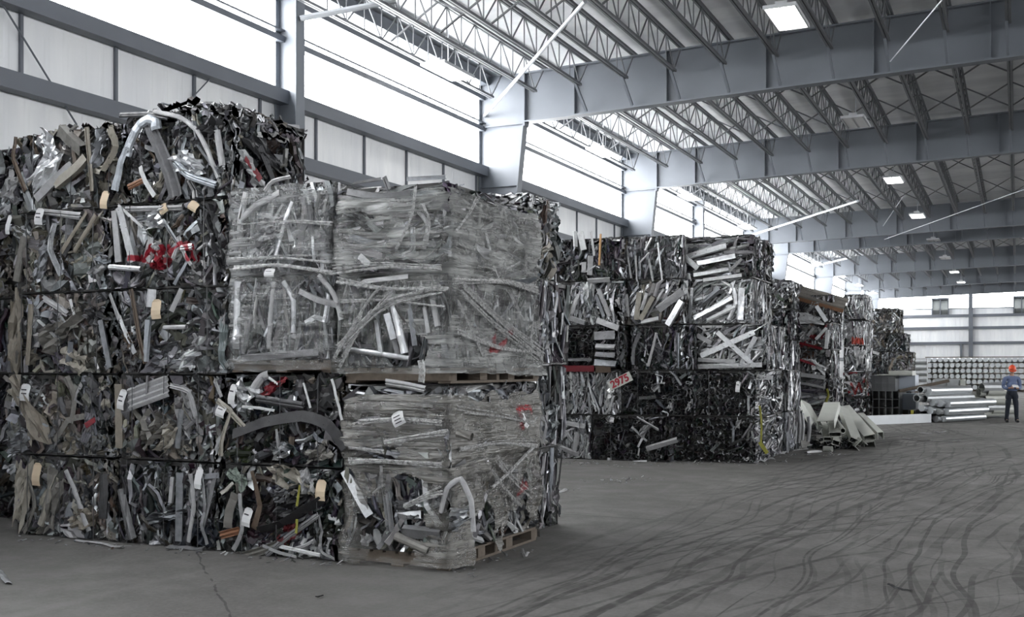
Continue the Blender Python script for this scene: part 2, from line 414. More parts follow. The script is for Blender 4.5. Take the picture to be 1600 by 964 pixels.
def rafter(Y,label):
    t=thing('roof_rafter',label,'beam',(WX,Y,0),'rafters across the hall')
    L=EASTX-WX; s=.026
    def strip(z0,z1,hy):
        return [(1.135,-hy,roofz(WX+1.135)+z0),(L,-hy,roofz(EASTX)+z0),(L,hy,roofz(EASTX)+z0),(1.135,hy,roofz(WX+1.135)+z0),
                (1.135,-hy,roofz(WX+1.135)+z1),(L,-hy,roofz(EASTX)+z1),(L,hy,roofz(EASTX)+z1),(1.135,hy,roofz(WX+1.135)+z1)]
    build('web',MB().add(strip(-1.22,-.18,.008),BOXF),M['steel'],t)
    build('bottom_flange',MB().add(strip(-1.25,-1.22,.13),BOXF),M['steel'],t)
    build('top_flange',MB().add(strip(-.18,-.15,.13),BOXF),M['steel'],t)
    for x in np.arange(2.3,L,2.06):
        z=roofz(WX+x); build('stiffener',MB().box((x-.012,-.11,z-1.22),(x+.012,-.0085,z-.18)),M['steel'],t)
    # fly braces from joist chords down to the lower flange
    for x in np.arange(2.58,12.2,1.03):
        z=roofz(WX+x); build('fly_brace',MB().bar((x,-.75,z-.72),(x+.02,-.13,z-1.2),.05,.05),M['steel'],t)
NEAR=['nearest','second','third','fourth','fifth','sixth','seventh']
for k,Y in enumerate(FRAMES):
    nm=(['out of the frame overhead']+NEAR)[k]
    if k>0: frame_column(Y,'%s tapered steel column from the camera, standing along the left wall'%nm)
    rafter(Y,('deep grey rafter right overhead before the first bale stack' if k==0 else '%s deep grey roof rafter from the camera, spanning the hall'%nm))
wind_column(14.6,'slender grey wall column rising behind the nearest bale stack')
wind_column(39.7,'slender pale wall column between the second and third tapered columns')

# open web joists, one mesh set per bay length
JX=[WX+.55+1.03*i for i in range(13)]
def joist_proto(L,label,loc,grp):
    t=thing('roof_joist',label,'roof joist',loc,grp)
    D=.62; 
    tc=MB(); tc.box((-.055,0,-.05),(-.012,L,0)); tc.box((.012,0,-.05),(.055,L,0)); build('top_chord',tc,M['joist'],t)
    bc=MB(); bc.box((-.05,.55,-D-.05),(-.01,L-.55,-D)); bc.box((.01,.55,-D-.05),(.05,L-.55,-D)); build('bottom_chord',bc,M['joist'],t)
    n=max(4,int(round((L-1.1)/1.15))); st=(L-1.1)/n; w=MB()
    w.bar((0,.05,-.03),(0,.6,-D-.02),.024)
    w.bar((0,L-.05,-.03),(0,L-.6,-D-.02),.024)
    for i in range(n):
        y=.55+i*st
        w.bar((0,y,-D-.02),(0,y+st/2,-.02),.022); w.bar((0,y+st/2,-.02),(0,y+st,-D-.02),.022)
        w.bar((0,y+st/2,-.02),(0,y+st/2,-D-.02),.018)
        if i: w.bar((0,y,-D-.02),(0,y,-.02),.018)
    build('web_bars',w,M['joist'],t)
    return t
bays=list(zip(FRAMES,FRAMES[1:]+[FAR]))
BAYN=['nearest bay','second bay','third bay','narrow fourth bay','fifth bay','sixth bay','seventh bay','last bay before the end wall']
for b,(y0,y1) in enumerate(bays):
    L=y1-y0; proto=None
    for i,x in enumerate(JX):
        lab='%s open-web roof joist from the left wall, %s'%(ORD[i],BAYN[b]); loc=(x,y0,roofz(x)-.085)
        if proto is None: proto=joist_proto(L,lab,loc,'open-web joists in the roof, %s'%BAYN[b])
        else: dup(proto,loc,lab)
    if L>6:
        rows=(.33,.67) if L>9 else (.5,)
        for r,fr in enumerate(rows):
            t=thing('joist_bridging','thin crossed bridging between the joists, %s, %s row'%(BAYN[b],('near','far')[r]),'bridging',(0,y0+fr*L,0),'bridging rows under the roof')
            for i in range(len(JX)-1):
                xa,xb=JX[i]+.03,JX[i+1]-.03; za,zb=roofz(xa),roofz(xb)
                m=MB().bar((xa,0,za-.13),(xb,0,zb-.68),.03,.03); m.bar((xa,.03,za-.68),(xb,.03,zb-.13),.03,.03)
                build('cross_brace',m,M['joist'],t)
# bracing rods and pipes
def rod(label,a,b,r,mat,name='brace_rod'):
    o=build(name,MB().tube(a,b,r,8),mat); tag(o,label,'brace','roof and wall braces'); return o
def pxrod(label,p,q,Xp,Zq,r,mat):
    a=at_X(p[0],p[1],Xp); rr=ray(*q); b=rr*((Zq-EYE)/rr[2])+np.array([0,0,EYE]); return rod(label,a,b,r,mat)
pxrod('white brace pipe rising from the nearest tapered column into the roof',(757,181),(914,2),WX+.1,7.75,.036,M['rod'])
pxrod('white brace pipe running from the slender wall column towards the roof',(469,29),(618,1),WX+.45,7.75,.05,M['rod'])
pxrod('long white brace pipe from the third tapered column across the joists',(1163,371),(1340,314),WX+.1,7.7,.05,M['rod'])
pxrod('thin white brace rod far along the left wall under the roof',(1262,418),(1330,402),WX+.1,7.75,.06,M['rod'])
rod('thin cable slanting up from the nearest rafter at the upper right',at_Y(1391,96,21.6),at_Y(1472,0,17.2),.011,M['rod'])
rod('thin cable slanting across the joists at the right, fourth rafter',at_Y(1382,374,47.5),at_Y(1600,296,39.5),.014,M['rod'])
rod('short thin cable between the second rafter and third rafter',at_Y(1380,353,47.5),at_Y(1412,306,42.0),.015,M['rod'])
rod('thin wall cable slanting down the siding at the far left',at_X(0,0,WX+.08),at_X(120,195,WX+.08),.012,M['girt'])
rod('thin wall cable slanting up the siding behind the top bale',at_X(270,185,WX+.06),at_X(345,105,WX+.06),.01,M['girt'])

# hanging high-bay lights
def lamp(x,y,z,lit,label,grp):
    t=thing('high_bay_light',label,'ceiling light',(x,y,z),grp)
    h=MB().box((-.26,-.62,.0),(.26,.62,.03)); h.box((-.09,-.5,.03),(.09,.5,.11)); h.box((-.26,-.62,-.03),(-.235,.62,0)); h.box((.235,-.62,-.03),(.26,.62,0))
    h.box((-.235,-.62,-.03),(.235,-.6,0)); h.box((-.235,.6,-.03),(.235,.62,0)); build('housing',h,M['housing'],t)
    for s in (-1,1): build('lens',MB().box((s*.12-.095,-.58,-.02),(s*.12+.095,.58,-.002)),M['lamp'] if lit else M['lamp_off'],t)
    build('hanger',MB().bar((0,0,.11),(0,0,roofz(x)-z),.018),M['rod'],t)
for i,y in enumerate((17.9,26.2,34.7,43.3,52.0,60.5,69.5,78)):
    lit=i not in (1,4,5)
    lamp(-3.4,y,7.4,lit,'%s hanging light from the camera in the middle row, %s'%(ORD[i],'glowing white' if lit else 'unlit'),'middle row of hanging lights')
for i,y in enumerate((18.4,27.0,35.4,43.9,52.4+.8,61,69.5,78,86.5)):
    lamp(-9.9,y,7.4,True,'%s hanging light from the camera in the row beside the left wall'%ORD[i],'wall row of hanging lights')

# ------------------------------------------------------------------ scrap pieces
COL={'alu':(.56,.57,.59,.9),'alub':(.76,.77,.79,.85),'alud':(.28,.29,.31,.85),'grey':(.22,.22,.23,.3),'lgrey':(.42,.42,.43,.1),'white':(.68,.69,.70,0),
     'beige':(.34,.318,.275,0),'tan':(.225,.20,.165,0),'warm':(.20,.192,.178,.3),'brown':(.10,.07,.05,0),'dark':(.07,.07,.075,.3),'black':(.018,.018,.02,0),
     'blue':(.42,.45,.49,.4),'orange':(.26,.125,.07,0),'red':(.22,.02,.03,0),'yellow':(.30,.29,.05,0),'green':(.20,.24,.21,0)}
PAL={'warm':[('warm',5),('beige',3),('grey',4),('alud',5),('tan',2),('alu',3),('dark',3),('lgrey',2),('brown',1)],
     'mixed':[('alu',4),('alud',5),('grey',4),('lgrey',2),('white',1.3),('beige',1.6),('dark',4),('warm',2),('brown',.6),('blue',.6)],
     'black':[('black',6),('dark',6),('grey',2),('alud',2),('white',.9),('beige',.8),('brown',.8),('alu',1)],
     'bright':[('alub',6),('alu',5),('white',3),('lgrey',3),('alud',2),('dark',1.5)],
     'dark':[('dark',6),('alud',5),('black',4),('grey',3),('alu',1.4),('lgrey',.6)],
     'grey':[('alud',5),('grey',5),('alu',3),('lgrey',2.5),('dark',3),('white',.8)],
     'rust':[('alud',4),('grey',4),('lgrey',3),('white',2),('alu',3),('brown',2),('red',1),('orange',.7),('dark',2)]}
ST={ # kinds weights (sheet, flat, chan, angle, tube, gutter, corr), mean angle, spread, length, width, bend, palette, density
 'crumple':((.34,.22,.18,.04,.04,.14,.04),90,34,(.25,.8),(.04,.13),.30,'warm',125),
 'mixed':((.16,.28,.22,.07,.10,.13,.04),85,40,(.25,.9),(.025,.09),.22,'mixed',150),
 'black':((.28,.32,.12,.05,.08,.13,.02),60,45,(.25,.8),(.03,.14),.28,'black',120),
 'shiny':((.05,.35,.28,.10,.10,.12,0),30,26,(.3,1.0),(.03,.09),.06,'bright',150),
 'planks':((.03,.30,.38,.12,.08,.05,.04),60,38,(.35,1.1),(.04,.11),.03,'mixed',120),
 'cross':((.03,.40,.30,.15,.12,0,0),40,45,(.4,1.1),(.04,.09),.03,'bright',95),
 'vertical':((.10,.34,.24,.12,.14,.06,0),90,13,(.3,.85),(.02,.065),.07,'grey',170),
 'light':((.14,.40,.22,.10,.08,.06,0),86,22,(.25,.8),(.025,.07),.07,'bright',150),
 'horizontal':((.06,.34,.28,.10,.12,.10,0),3,14,(.4,1.2),(.03,.10),.06,'grey',140),
 'darkv':((.12,.30,.20,.10,.16,.12,0),88,24,(.25,.8),(.02,.08),.16,'dark',150),
 'rust':((.22,.28,.20,.06,.06,.16,.02),70,50,(.25,.8),(.04,.12),.2,'rust',120),
}
KIND=['sheet','flat','chan','angle','tube','gutter','corr']
PNAME={'sheet':'crumpled_sheet','flat':'bent_strip','chan':'channel_piece','angle':'angle_piece','tube':'tube_piece','gutter':'gutter_piece','corr':'corrugated_piece','end':'profile_end'}
def prof_for(kind,w,rng):
    t=.004
    if kind=='flat':
        r=rng.random(); q=min(.026,w*.26)
        if r<.35: return thick([(-w/2,0),(w/2,0)],t)
        if r<.7: return thick([(-w/2,-q*.4),(-w/2+q,0),(-.08*w,0),(-.02*w,-q),(.1*w,-q),(.16*w,0),(w/2-q,0),(w/2,-q)],t)
        return thick([(-w/2,0),(-.22*w,-q*1.1),(.06*w,q*.2),(.3*w,-q*.8),(w/2,-q*.1)],t)
    if kind=='chan': h=w*rng.uniform(.3,.7); return thick([(-w/2,-h),(-w/2,0),(w/2,0),(w/2,-h)],t)
    if kind=='angle': return thick([(-w/2,-w/2),(-w/2,0),(w/2,0)],t)
    if kind=='tube':
        if rng.random()<.5: return thick(ngon(w*.42,8),t)
        return thick(rectp(w*.9,w*rng.uniform(.4,.8)),t)
    if kind=='gutter':
        a=np.linspace(0,math.pi,6); return thick(np.stack([-np.cos(a)*w*.5,np.sin(a)*w*.3-w*.3],1),t)
    if kind=='corr':
        x=np.linspace(-w/2,w/2,9); return thick(np.stack([x,np.where(np.arange(9)%2,0,-w*.1)],1),t)
def strip_path(rng,c,ang,L,bend,w0,N):
    st=rng.normal(0,bend*.55,N-1)
    if bend>.08:
        for _ in range(rng.integers(1,4)):
            if rng.random()<.6: st[rng.integers(0,N-1)]+=rng.normal(0,.75)
    h=ang+np.cumsum(st)-st.sum()/2
    d=np.stack([np.cos(h),np.sin(h)],1)*(L/(N-1))
    p=np.vstack([[0,0],np.cumsum(d,0)]); p-=p.mean(0); p+=c
    s=np.linspace(0,1,N)
    w=w0+rng.normal(0,.018)*np.sin(s*math.pi)+rng.normal(0,.015)*(s-.5)*2+rng.normal(0,.10*min(bend,.2),N)
    return np.column_stack([p,w])
def strip(kind,rng,c,ang,L,w,bend,w0,roll_s=.5,pts=None):
    N=7 if bend>.08 else 3
    P=strip_path(rng,c,ang,L,bend,w0,N) if pts is None else pts
    N=len(P)
    T=np.gradient(P,axis=0); T/=np.linalg.norm(T,axis=1)[:,None]+1e-9
    perp=np.stack([-T[:,1],T[:,0],np.zeros(N)],1)
    ro=rng.normal(0,roll_s)+rng.normal(0,roll_s*.8)*np.linspace(-.5,.5,N)
    side=perp*np.cos(ro)[:,None]+np.array([0,0,1.0])*np.sin(ro)[:,None]
    pr=prof_for(kind,w,rng); tp=None
    if pts is None and bend>.08 and kind!='tube': tp=np.clip(1+rng.normal(0,.22,N),.45,1.5)
    V,F=sweep(P,pr,side,tp)
    # make the profile's back face into the bale (U should point to +w)
    if np.cross(side[N//2],T[N//2])[2]<0: 
        V,F=sweep(P,pr*np.array([-1,-1]),side,tp)
    return V,F
def sheet(rng,c,ang,a,b,w0):
    n,m=9,11
    s,t=np.meshgrid(np.linspace(-.5,.5,m),np.linspace(-.5,.5,n))
    k1,k2=rng.uniform(1.2,3.2,2); ph=rng.uniform(0,6.3,4)
    tri=lambda x:np.abs(((x)%1)-.5)*2
    z=(tri(s*k1+.5*t+ph[0])-.5)*rng.uniform(.03,.10)+(tri(t*k2*.7-.9*s+ph[1])-.5)*rng.uniform(.02,.07)+(tri(s*2.7+t*2.1+ph[2])-.5)*.025+rng.normal(0,.005,s.shape)
    u=s*a*(1+.25*np.sin(t*5+ph[2]))+rng.normal(0,.008,s.shape); v=t*b*(1+.2*np.sin(s*6+ph[3]))+rng.normal(0,.008,s.shape)
    ca,sa=math.cos(ang),math.sin(ang)
    V=np.stack([c[0]+u*ca-v*sa,c[1]+u*sa+v*ca,w0+z],-1).reshape(-1,3)
    i=np.arange(n-1)[:,None]*m+np.arange(m-1)[None,:]
    F=np.stack([i,i+1,i+m+1,i+m],-1).reshape(-1,4)
    return V,F
def pick_col(rng,pal):
    names,wt=zip(*PAL[pal]); wt=np.array(wt)/sum(wt); c=np.array(COL[names[rng.choice(len(names),p=wt)]])
    c[:3]*=rng.uniform(.5,1.25) if c[3]>.5 else rng.uniform(.42,.98); c[:3]+=rng.normal(0,.006,3); return np.clip(c,0.004,.9)
def fill(rng,W,H,style,dens=1.0,scale=1.0,wmax=.035):
    """pieces on a face of width W and height H: list of (kind, V, F, colour, size, order)"""
    out=[]
    if style in('ends','lumps'):
        sz=.075 if style=='ends' else .062
        nx,ny=int(W/sz),int(H/sz)
        for i in range(nx):
            for j in range(ny):
                c=((i+.5)*W/nx-W/2+rng.normal(0,.014),(j+.5)*H/ny+rng.normal(0,.014))
                s=sz*rng.uniform(.55,1.25); dep=-abs(rng.normal(0,.05))+.03*rng.random()
                pth=np.array([[c[0]+rng.normal(0,.03),c[1]+rng.normal(0,.03),dep-.22],[c[0],c[1],dep]])
                r=rng.random(); t=.006 if style=='ends' else .004
                if style=='lumps' and r<.6: pr=thick([(-s/2,0),(0,s*.2),(s/2,0)],s*.35)
                elif r<.42: pr=thick(rectp(s,s*rng.uniform(.5,1)),t)
                elif r<.62: pr=thick([(-s/2,-s/2),(-s/2,s/2),(s/2,s/2),(s/2,-s/3)],t)
                elif r<.8: pr=thick([(-s/2,-s/2),(-s/2,s/2),(s/2,s/2)],t)
                else: pr=thick(ngon(s*.5,8),t)
                a=rng.uniform(0,6.3); R=np.array([[math.cos(a),-math.sin(a)],[math.sin(a),math.cos(a)]])
                V,F=sweep(pth,pr@R.T,np.array([[1.,0,0],[1.,0,0]]))
                out.append(['end',V,F,pick_col(rng,'dark'),s*s*.5,rng.random()*.5])
        for q in range(int(W*H*7*dens)):
            c=(rng.uniform(-W/2,W/2),rng.uniform(0,H)); kd=('flat','chan','angle')[rng.integers(3)]
            V,F=strip(kd,rng,c,math.radians(rng.normal(75,40)),rng.uniform(.12,.4),rng.uniform(.02,.06),.06,.0,.4)
            out.append([kd,V,F,pick_col(rng,'grey'),.03,.8])
    else:
        kw,am,asd,Lr,wr,bend,pal,den=ST[style]
        n=int(W*H*den*dens*1.45)
        kinds=rng.choice(7,n,p=np.array(kw)/sum(kw))
        for i in range(n):
            kd=KIND[kinds[i]]; c=(rng.uniform(-W/2,W/2),rng.uniform(0,H)); w0=-.17+.165*(i/n)**.6
            ang=math.radians(rng.normal(am,asd)) if rng.random()<.85 else rng.uniform(0,math.pi)
            L=rng.uniform(*Lr)*scale*(.75 if i%3 else .95); w=rng.uniform(*wr)*scale*(.62 if i%3 else .95)
            if kd=='gutter' and rng.random()<.6: kd='chan'
            if i>n*.8: L*=.8
            if kd=='sheet':
                a=rng.uniform(.09,.28)*scale; b=a*rng.uniform(1,2.1)
                V,F=sheet(rng,c,ang-math.pi/2,a,b,w0-.015); size=a*b
            else:
                if kd=='corr': w*=2
                V,F=strip(kd,rng,c,ang,L,w,bend,w0); size=L*w
            out.append([kd,V,F,pick_col(rng,pal),size,i/n])
    for p in out:
        V=p[1]; V[:,0]=np.clip(V[:,0],-W/2-.01,W/2+.01); V[:,1]=np.clip(V[:,1],.012,H-.012); V[:,2]=np.clip(V[:,2],-.26,wmax)
    return out
def to_bale(V,face,W,D):
    u,v,w=V[:,0],V[:,1],V[:,2]
    if face=='front': return np.column_stack([u,-D/2-w,v])
    if face=='right': return np.column_stack([W/2+w,u,v])
    if face=='left':  return np.column_stack([-W/2-w,-u,v])
    if face=='back':  return np.column_stack([-u,D/2+w,v])
def core(rng,W,D,H,col=(.03,.029,.028,.1)):  # near-black colour paints the shade into the gaps between pieces
    """rough compacted block inside a bale"""
    m=MB(); i0=.12
    for face,(fw,fh) in (('front',(W,H)),('right',(D,H)),('left',(D,H)),('back',(W,H))):
        n,k=8,9
        u,v=np.meshgrid(np.linspace(-fw/2+.02,fw/2-.02,k),np.linspace(0,fh,n))
        w=-i0+rng.normal(0,.012,u.shape); 
        w[:,0]=w[:,-1]=-.03; 
        V=np.stack([u,v,w],-1).reshape(-1,3); i=np.arange(n-1)[:,None]*k+np.arange(k-1)[None,:]
        m.add(to_bale(V,face,W,D),np.stack([i,i+1,i+k+1,i+k],-1).reshape(-1,4),col)
    m.box((-W/2+.03,-D/2+.03,H-.05),(W/2-.03,D/2-.03,H-.012),col)
    m.box((-W/2+.03,-D/2+.03,0),(W/2-.03,D/2-.03,.02),col)
    return m
BALES={}
def make_bale(label,x0,x1,yf,z0,H,D=1.2,style='mixed',side=None,top=False,keep=30,seed=0,dens=1.0,scale=1.0,wires=3,
              custom=(),mat=None,faces=('front','right'),name='scrap_bale',parent=None,group=None,pstyle=None,lump=0):
    rng=np.random.default_rng(seed+11)
    W=x1-x0; cx=(x0+x1)/2
    if parent is None:
        t=thing(name,label,'scrap bale',(cx,yf+D/2,z0),group); off=np.zeros(3)
    else:
        t=parent; off=np.array([cx,yf+D/2,z0])-np.array(parent.location)
    mat=mat or M['scrap']
    bulk=core(rng,W,D,H)
    allp=[]
    for f in faces:
        fw=W if f in('front','back') else D
        dd=dens*(1.0 if f=='front' else .75)
        for p in fill(rng,fw,H,style if f=='front' else (side or style),dd,scale):
            p[1]=to_bale(p[1],f,W,D); allp.append(p+[f])
    if top:                                        # loose ends lying over the upper face and standing above it
        ps=fill(rng,W,D,style if style not in('ends','lumps') else 'darkv',.6*dens,scale,wmax=.05+lump)
        for p in ps:
            V=p[1]; u,v,w=V[:,0],V[:,1],V[:,2]
            bul=lump*(1-(2*u/W)**2)*.8
            p[1]=np.column_stack([u,v-D/2,H-.03+w+bul+.02]); p[4]*=.3; allp.append(p+['top'])
        if lump:
            g=np.linspace(-.5,.5,9); uu,vv=np.meshgrid(g*W,g*D); zz=H-.02+lump*(1-(2*uu/W)**2)*.8*(1-(2*np.abs(vv)/D)**4)-.03
            i=np.arange(8)[:,None]*9+np.arange(8)[None,:]
            bulk.add(np.stack([uu,vv,zz],-1).reshape(-1,3),np.stack([i,i+1,i+10,i+9],-1).reshape(-1,4),(.05,.05,.05,.2))
    order=sorted(range(len(allp)),key=lambda i:-(allp[i][4]*(.15+allp[i][5])*(1 if allp[i][6]=='front' else .55)))
    chosen=set(order[:keep])
    for i,p in enumerate(allp):
        if i in chosen: build(PNAME[p[0]],MB().add(p[1]+off,p[2],p[3]),mat,t)
        else: bulk.add(p[1],p[2],p[3])
    bulk.v=[v+off for v in bulk.v]
    tag(build('crushed_scrap',bulk,mat,t),kind='stuff')
    for c in custom:                               # pieces traced by their position on the front (or right) face
        kind,pts,wpx,col=c[:4]; lift=c[4] if len(c)>4 else .03; face=c[5] if len(c)>5 else 'front'
        P=[]
        for (px,py) in pts:
            if face=='front': q=at_Y(px,py,yf); P.append((q[0]-cx,q[2]-z0,lift))
            else: q=at_X(px,py,x1); P.append((q[1]-(yf+D/2),q[2]-z0,lift))
        P=np.array(P); 
        if len(P)>2:                               # smooth the traced polyline
            tt=np.linspace(0,1,len(P)); t2=np.linspace(0,1,len(P)*3-2)
            Q=np.column_stack([np.interp(t2,tt,P[:,k]) for k in range(3)])
            Q[1:-1]=(Q[:-2]+4*Q[1:-1]+Q[2:])/6
            P=Q
        P[:,2]+=rng.normal(0,.004,len(P))
        d=float(np.linalg.norm(at_Y(pts[0][0],pts[0][1],yf)[:2])) if face=='front' else yf
        w=wpx*(at_Y(pts[0][0],HOR,yf)@FWD)/F_PX
        cc=np.array(COL[col]) if isinstance(col,str) else np.array(col)
        if kind=='sheet':
            a=P[0]; b=P[-1]; L=np.linalg.norm((b-a)[:2])
            V,F=sheet(rng,(a+b)[:2]/2,math.atan2(b[1]-a[1],b[0]-a[0])-math.pi/2,w,L,lift-.01)
        else: V,F=strip(kind,rng,None,0,0,w,0,0,.30,pts=P)
        o=build(PNAME[kind],MB().add(to_bale(V,face,W,D)+off,F,cc),mat,t)
    for k in range(wires):
        xx=-W/2+W*(k+.5)/wires+rng.normal(0,.02); wb=MB()
        ys=-D/2-.042
        pth=[np.array([xx,ys,.01]),np.array([xx+rng.normal(0,.01),ys-.004,H*.5]),np.array([xx,ys,H-.01])]
        for a,b in zip(pth,pth[1:]): wb.bar(a+off,b+off,.006)
        wb.bar(pth[2]+off,np.array([xx,D/2,H-.005])+off,.006)
        build('tie_wire',wb,M['wire'],t)
    return t
def paper_tag(parent,px,py,Y,w_px,h_px,mat='paper',tilt=0.0,prints=2,face='front',X=None,name='paper_tag',lab=None):
    q=at_Y(px,py,Y-.055) if face=='front' else at_X(px,py,X+.05)
    d=float((q-np.array([0,0,EYE]))@FWD); w=w_px*d/F_PX; h=h_px*d/F_PX
    R=Matrix.Rotation(tilt,3,'Y') if face=='front' else Matrix.Rotation(math.pi/2,3,'Z')@Matrix.Rotation(tilt,3,'Y')
    n=6; V=[];F=[]
    loc=np.array(q)-np.array(parent.location)
    for i in range(n):
        z=-h/2+h*(0,.22,.44,.66,.88,1.0)[i]; yy=-.012*math.sin(i*1.1)
        for x in (-w/2,w/2):
            cut=.25*w if i==n-1 else 0
            for dy in (0,.0015): V.append(tuple(np.array(R@Vector((x-math.copysign(cut,x),yy+dy,z)))+loc))
    for i in range(n-1):
        b=i*4; F+=[(b,b+2,b+6,b+4),(b+1,b+5,b+7,b+3),(b,b+4,b+5,b+1),(b+2,b+3,b+7,b+6)]
    o=build(name,MB().add(V,F),M[mat],parent); o['label']=lab or ('%s tag'%('manila card' if mat=='card' else 'white paper'))
    if prints:
        m=MB()
        for k in range(prints):
            z=h*(.12-.22*k); yy=-.016
            c=[(-w*.28,yy,z),(w*.28,yy,z),(w*.28,yy,z+h*.07),(-w*.28,yy,z+h*.07)]
            V=[tuple(np.array(R@Vector(p))+loc) for p in c]+[tuple(np.array(R@Vector((p[0],p[1]+.001,p[2])))+loc) for p in c]
            m.add(V,BOXF)
        build('print',m,M['ink'],o)
    return o

# ------------------------------------------------------------------ nearest stack of bales, front plane Y = 8
YA=8.0
def xa(p): return X_at(p,YA)
def px_local(pts,yf,x0,x1,z0,D):
    cx=(x0+x1)/2; o=[]
    for p in pts:
        q=at_Y(p[0],p[1],yf); o.append((q[0]-cx,0,q[2]-z0))
    return o
def chain(pp): return list(zip(pp,pp[1:]))
H=.82
G_A='bales of the nearest stack'
# red zigzag sprayed over one bale of the fourth row
L4=px_local([(205,405),(222,402),(232,408),(242,385),(252,410),(262,385),(270,402),(255,415),(240,416)],YA,xa(180),xa(358),3*H,1.2)
L4b=px_local([(268,392),(290,380),(297,384),(300,405)],YA,xa(180),xa(358),3*H,1.2)
M['scrap_w']=scrap_mat('red_sprayed_scrap',chain(L4)+chain(L4b),r=.034)
S='sheet'; FL='flat'; CH='chan'; TU='tube'; GU='gutter'; CO='corr'; AN='angle'
B={}
B['a11']=make_bale('bale of crumpled grey-beige sheets at the bottom left corner of the nearest stack',xa(22),xa(180),YA,0,H,style='crumple',keep=36,seed=1,group=G_A,custom=[
  (S,[(30,822),(45,725)],26,'beige'),(S,[(75,830),(90,740)],34,'warm'),(GU,[(105,735),(122,775),(140,830)],9,'lgrey'),(S,[(112,820),(148,805)],26,'tan'),(CH,[(66,820),(80,775),(92,745)],10,'beige'),(FL,[(45,745),(58,790),(40,830)],12,'warm')])
B['a12']=make_bale('bale of dark twisted strips, middle of the bottom row of the nearest stack',xa(181),xa(345),YA,0,H,style='darkv',side='mixed',keep=40,seed=2,group=G_A,custom=[
  (CH,[(188,765),(207,842)],12,'grey'),(CH,[(285,738),(283,845)],11,'alud'),(GU,[(300,740),(305,790),(296,846)],9,'lgrey'),(FL,[(318,738),(324,790),(318,820),(327,850)],8,'alu'),(CH,[(162,740),(163,810)],15,'dark'),(FL,[(340,740),(330,785),(318,830)],9,'grey'),(S,[(235,812),(290,800)],16,'alud'),(TU,[(273,745),(270,785)],7,'lgrey'),(CH,[(310,745),(346,742)],8,'alud')])
B['a13']=make_bale('floor bale with black panels and white bent strips at its foot, beside the dusty load',xa(347),-5.36,YA,0,H,style='black',keep=34,seed=3,group=G_A,custom=[
  (S,[(425,735),(485,768)],34,'beige',.02),(S,[(433,795),(478,768)],34,'black',.035),(FL,[(410,827),(445,818),(480,795),(508,780)],15,'black',.045),(S,[(478,735),(492,770)],18,'lgrey',.05),
  (FL,[(416,851),(440,862),(468,869)],5,'lgrey',.05),(FL,[(442,852),(470,858),(505,866)],6,'white',.055),(FL,[(462,857),(480,852),(496,843)],5,'lgrey',.05),(FL,[(505,850),(507,862),(528,872)],5,'lgrey',.05),(FL,[(385,868),(412,860),(440,849)],13,'warm',.05),
  (FL,[(420,866),(450,840),(478,820),(502,803)],9,'grey',.05),(FL,[(503,805),(508,830),(504,856)],6,'grey',.05),(FL,[(474,757),(470,790)],4,'yellow',.06),(FL,[(470,810),(469,832)],5,'yellow',.06),(S,[(440,845),(468,822)],20,(.10,.012,.016,0),.03),
  (FL,[(348,836),(378,828)],12,'orange',.04),(FL,[(372,770),(362,800),(360,824)],14,'warm',.04),(FL,[(380,770),(384,830),(370,858)],9,'lgrey',.05),(FL,[(398,735),(412,790),(400,825)],12,'brown',.04),(S,[(362,735),(385,760)],22,'green',.03),(S,[(452,765),(436,780)],20,'alu',.04)])
B['a21']=make_bale('bale with a large tan sheet, second row up, left end of the nearest stack',xa(8),xa(182),YA,H,H,style='crumple',keep=36,seed=4,group=G_A,custom=[
  (S,[(24,595),(70,690)],36,'tan',.04),(GU,[(105,590),(118,620),(112,660)],14,'warm'),(S,[(130,590),(175,660)],34,'dark',.0),(FL,[(88,690),(110,655),(135,650)],9,'warm'),(FL,[(140,665),(155,655)],9,'red',.05),(S,[(15,700),(50,680)],28,'alud')])
B['a22']=make_bale('bale with a ribbed siding sheet at its top, second row of the nearest stack',xa(184),xa(344),YA,H,H,style='crumple',side='mixed',keep=36,seed=5,group=G_A,custom=[
  (CO,[(203,624),(266,601)],36,'lgrey',.04),(S,[(225,690),(265,655)],30,'warm',.03),(FL,[(270,602),(300,610),(310,650)],8,'lgrey',.04),(S,[(300,590),(340,625)],22,'dark',.02),(GU,[(285,640),(278,700)],11,'alud'),(S,[(252,705),(275,665)],24,'beige',.03),(FL,[(240,690),(228,655),(240,640)],8,'warm',.04),(CH,[(188,600),(190,700)],12,'tan',.03)])
B['a23']=make_bale('bale of black panels with a big curved black band, second row up',xa(346),-5.36,YA,H,H,style='black',keep=34,seed=6,group=G_A,top=True,custom=[
  (S,[(492,592),(506,655)],52,'black',.02),(FL,[(480,598),(490,637)],4,'white',.05),(FL,[(524,592),(533,628),(539,656)],4,'white',.05),(FL,[(370,678),(420,658),(480,648),(520,662),(546,700)],17,(.032,.032,.035,.1),.06),
  (S,[(372,602),(400,626)],30,'alub',.03),(FL,[(344,626),(362,640),(386,668)],11,'beige',.05),(FL,[(366,640),(352,680),(348,712)],10,'beige',.045),(S,[(416,614),(448,592)],12,'red',.04),(FL,[(384,635),(410,637),(434,641)],4,'white',.05),(FL,[(404,622),(440,628),(478,634)],12,'dark',.04),(GU,[(398,610),(410,590),(422,586)],14,'lgrey',.03),
  (FL,[(436,670),(440,700)],6,'lgrey',.04),(S,[(432,708),(456,700)],20,'alu',.04),(S,[(480,715),(518,700)],22,'warm',.03),(FL,[(342,596),(352,620)],5,'lgrey',.05),(FL,[(425,590),(440,600)],5,'white',.05)])
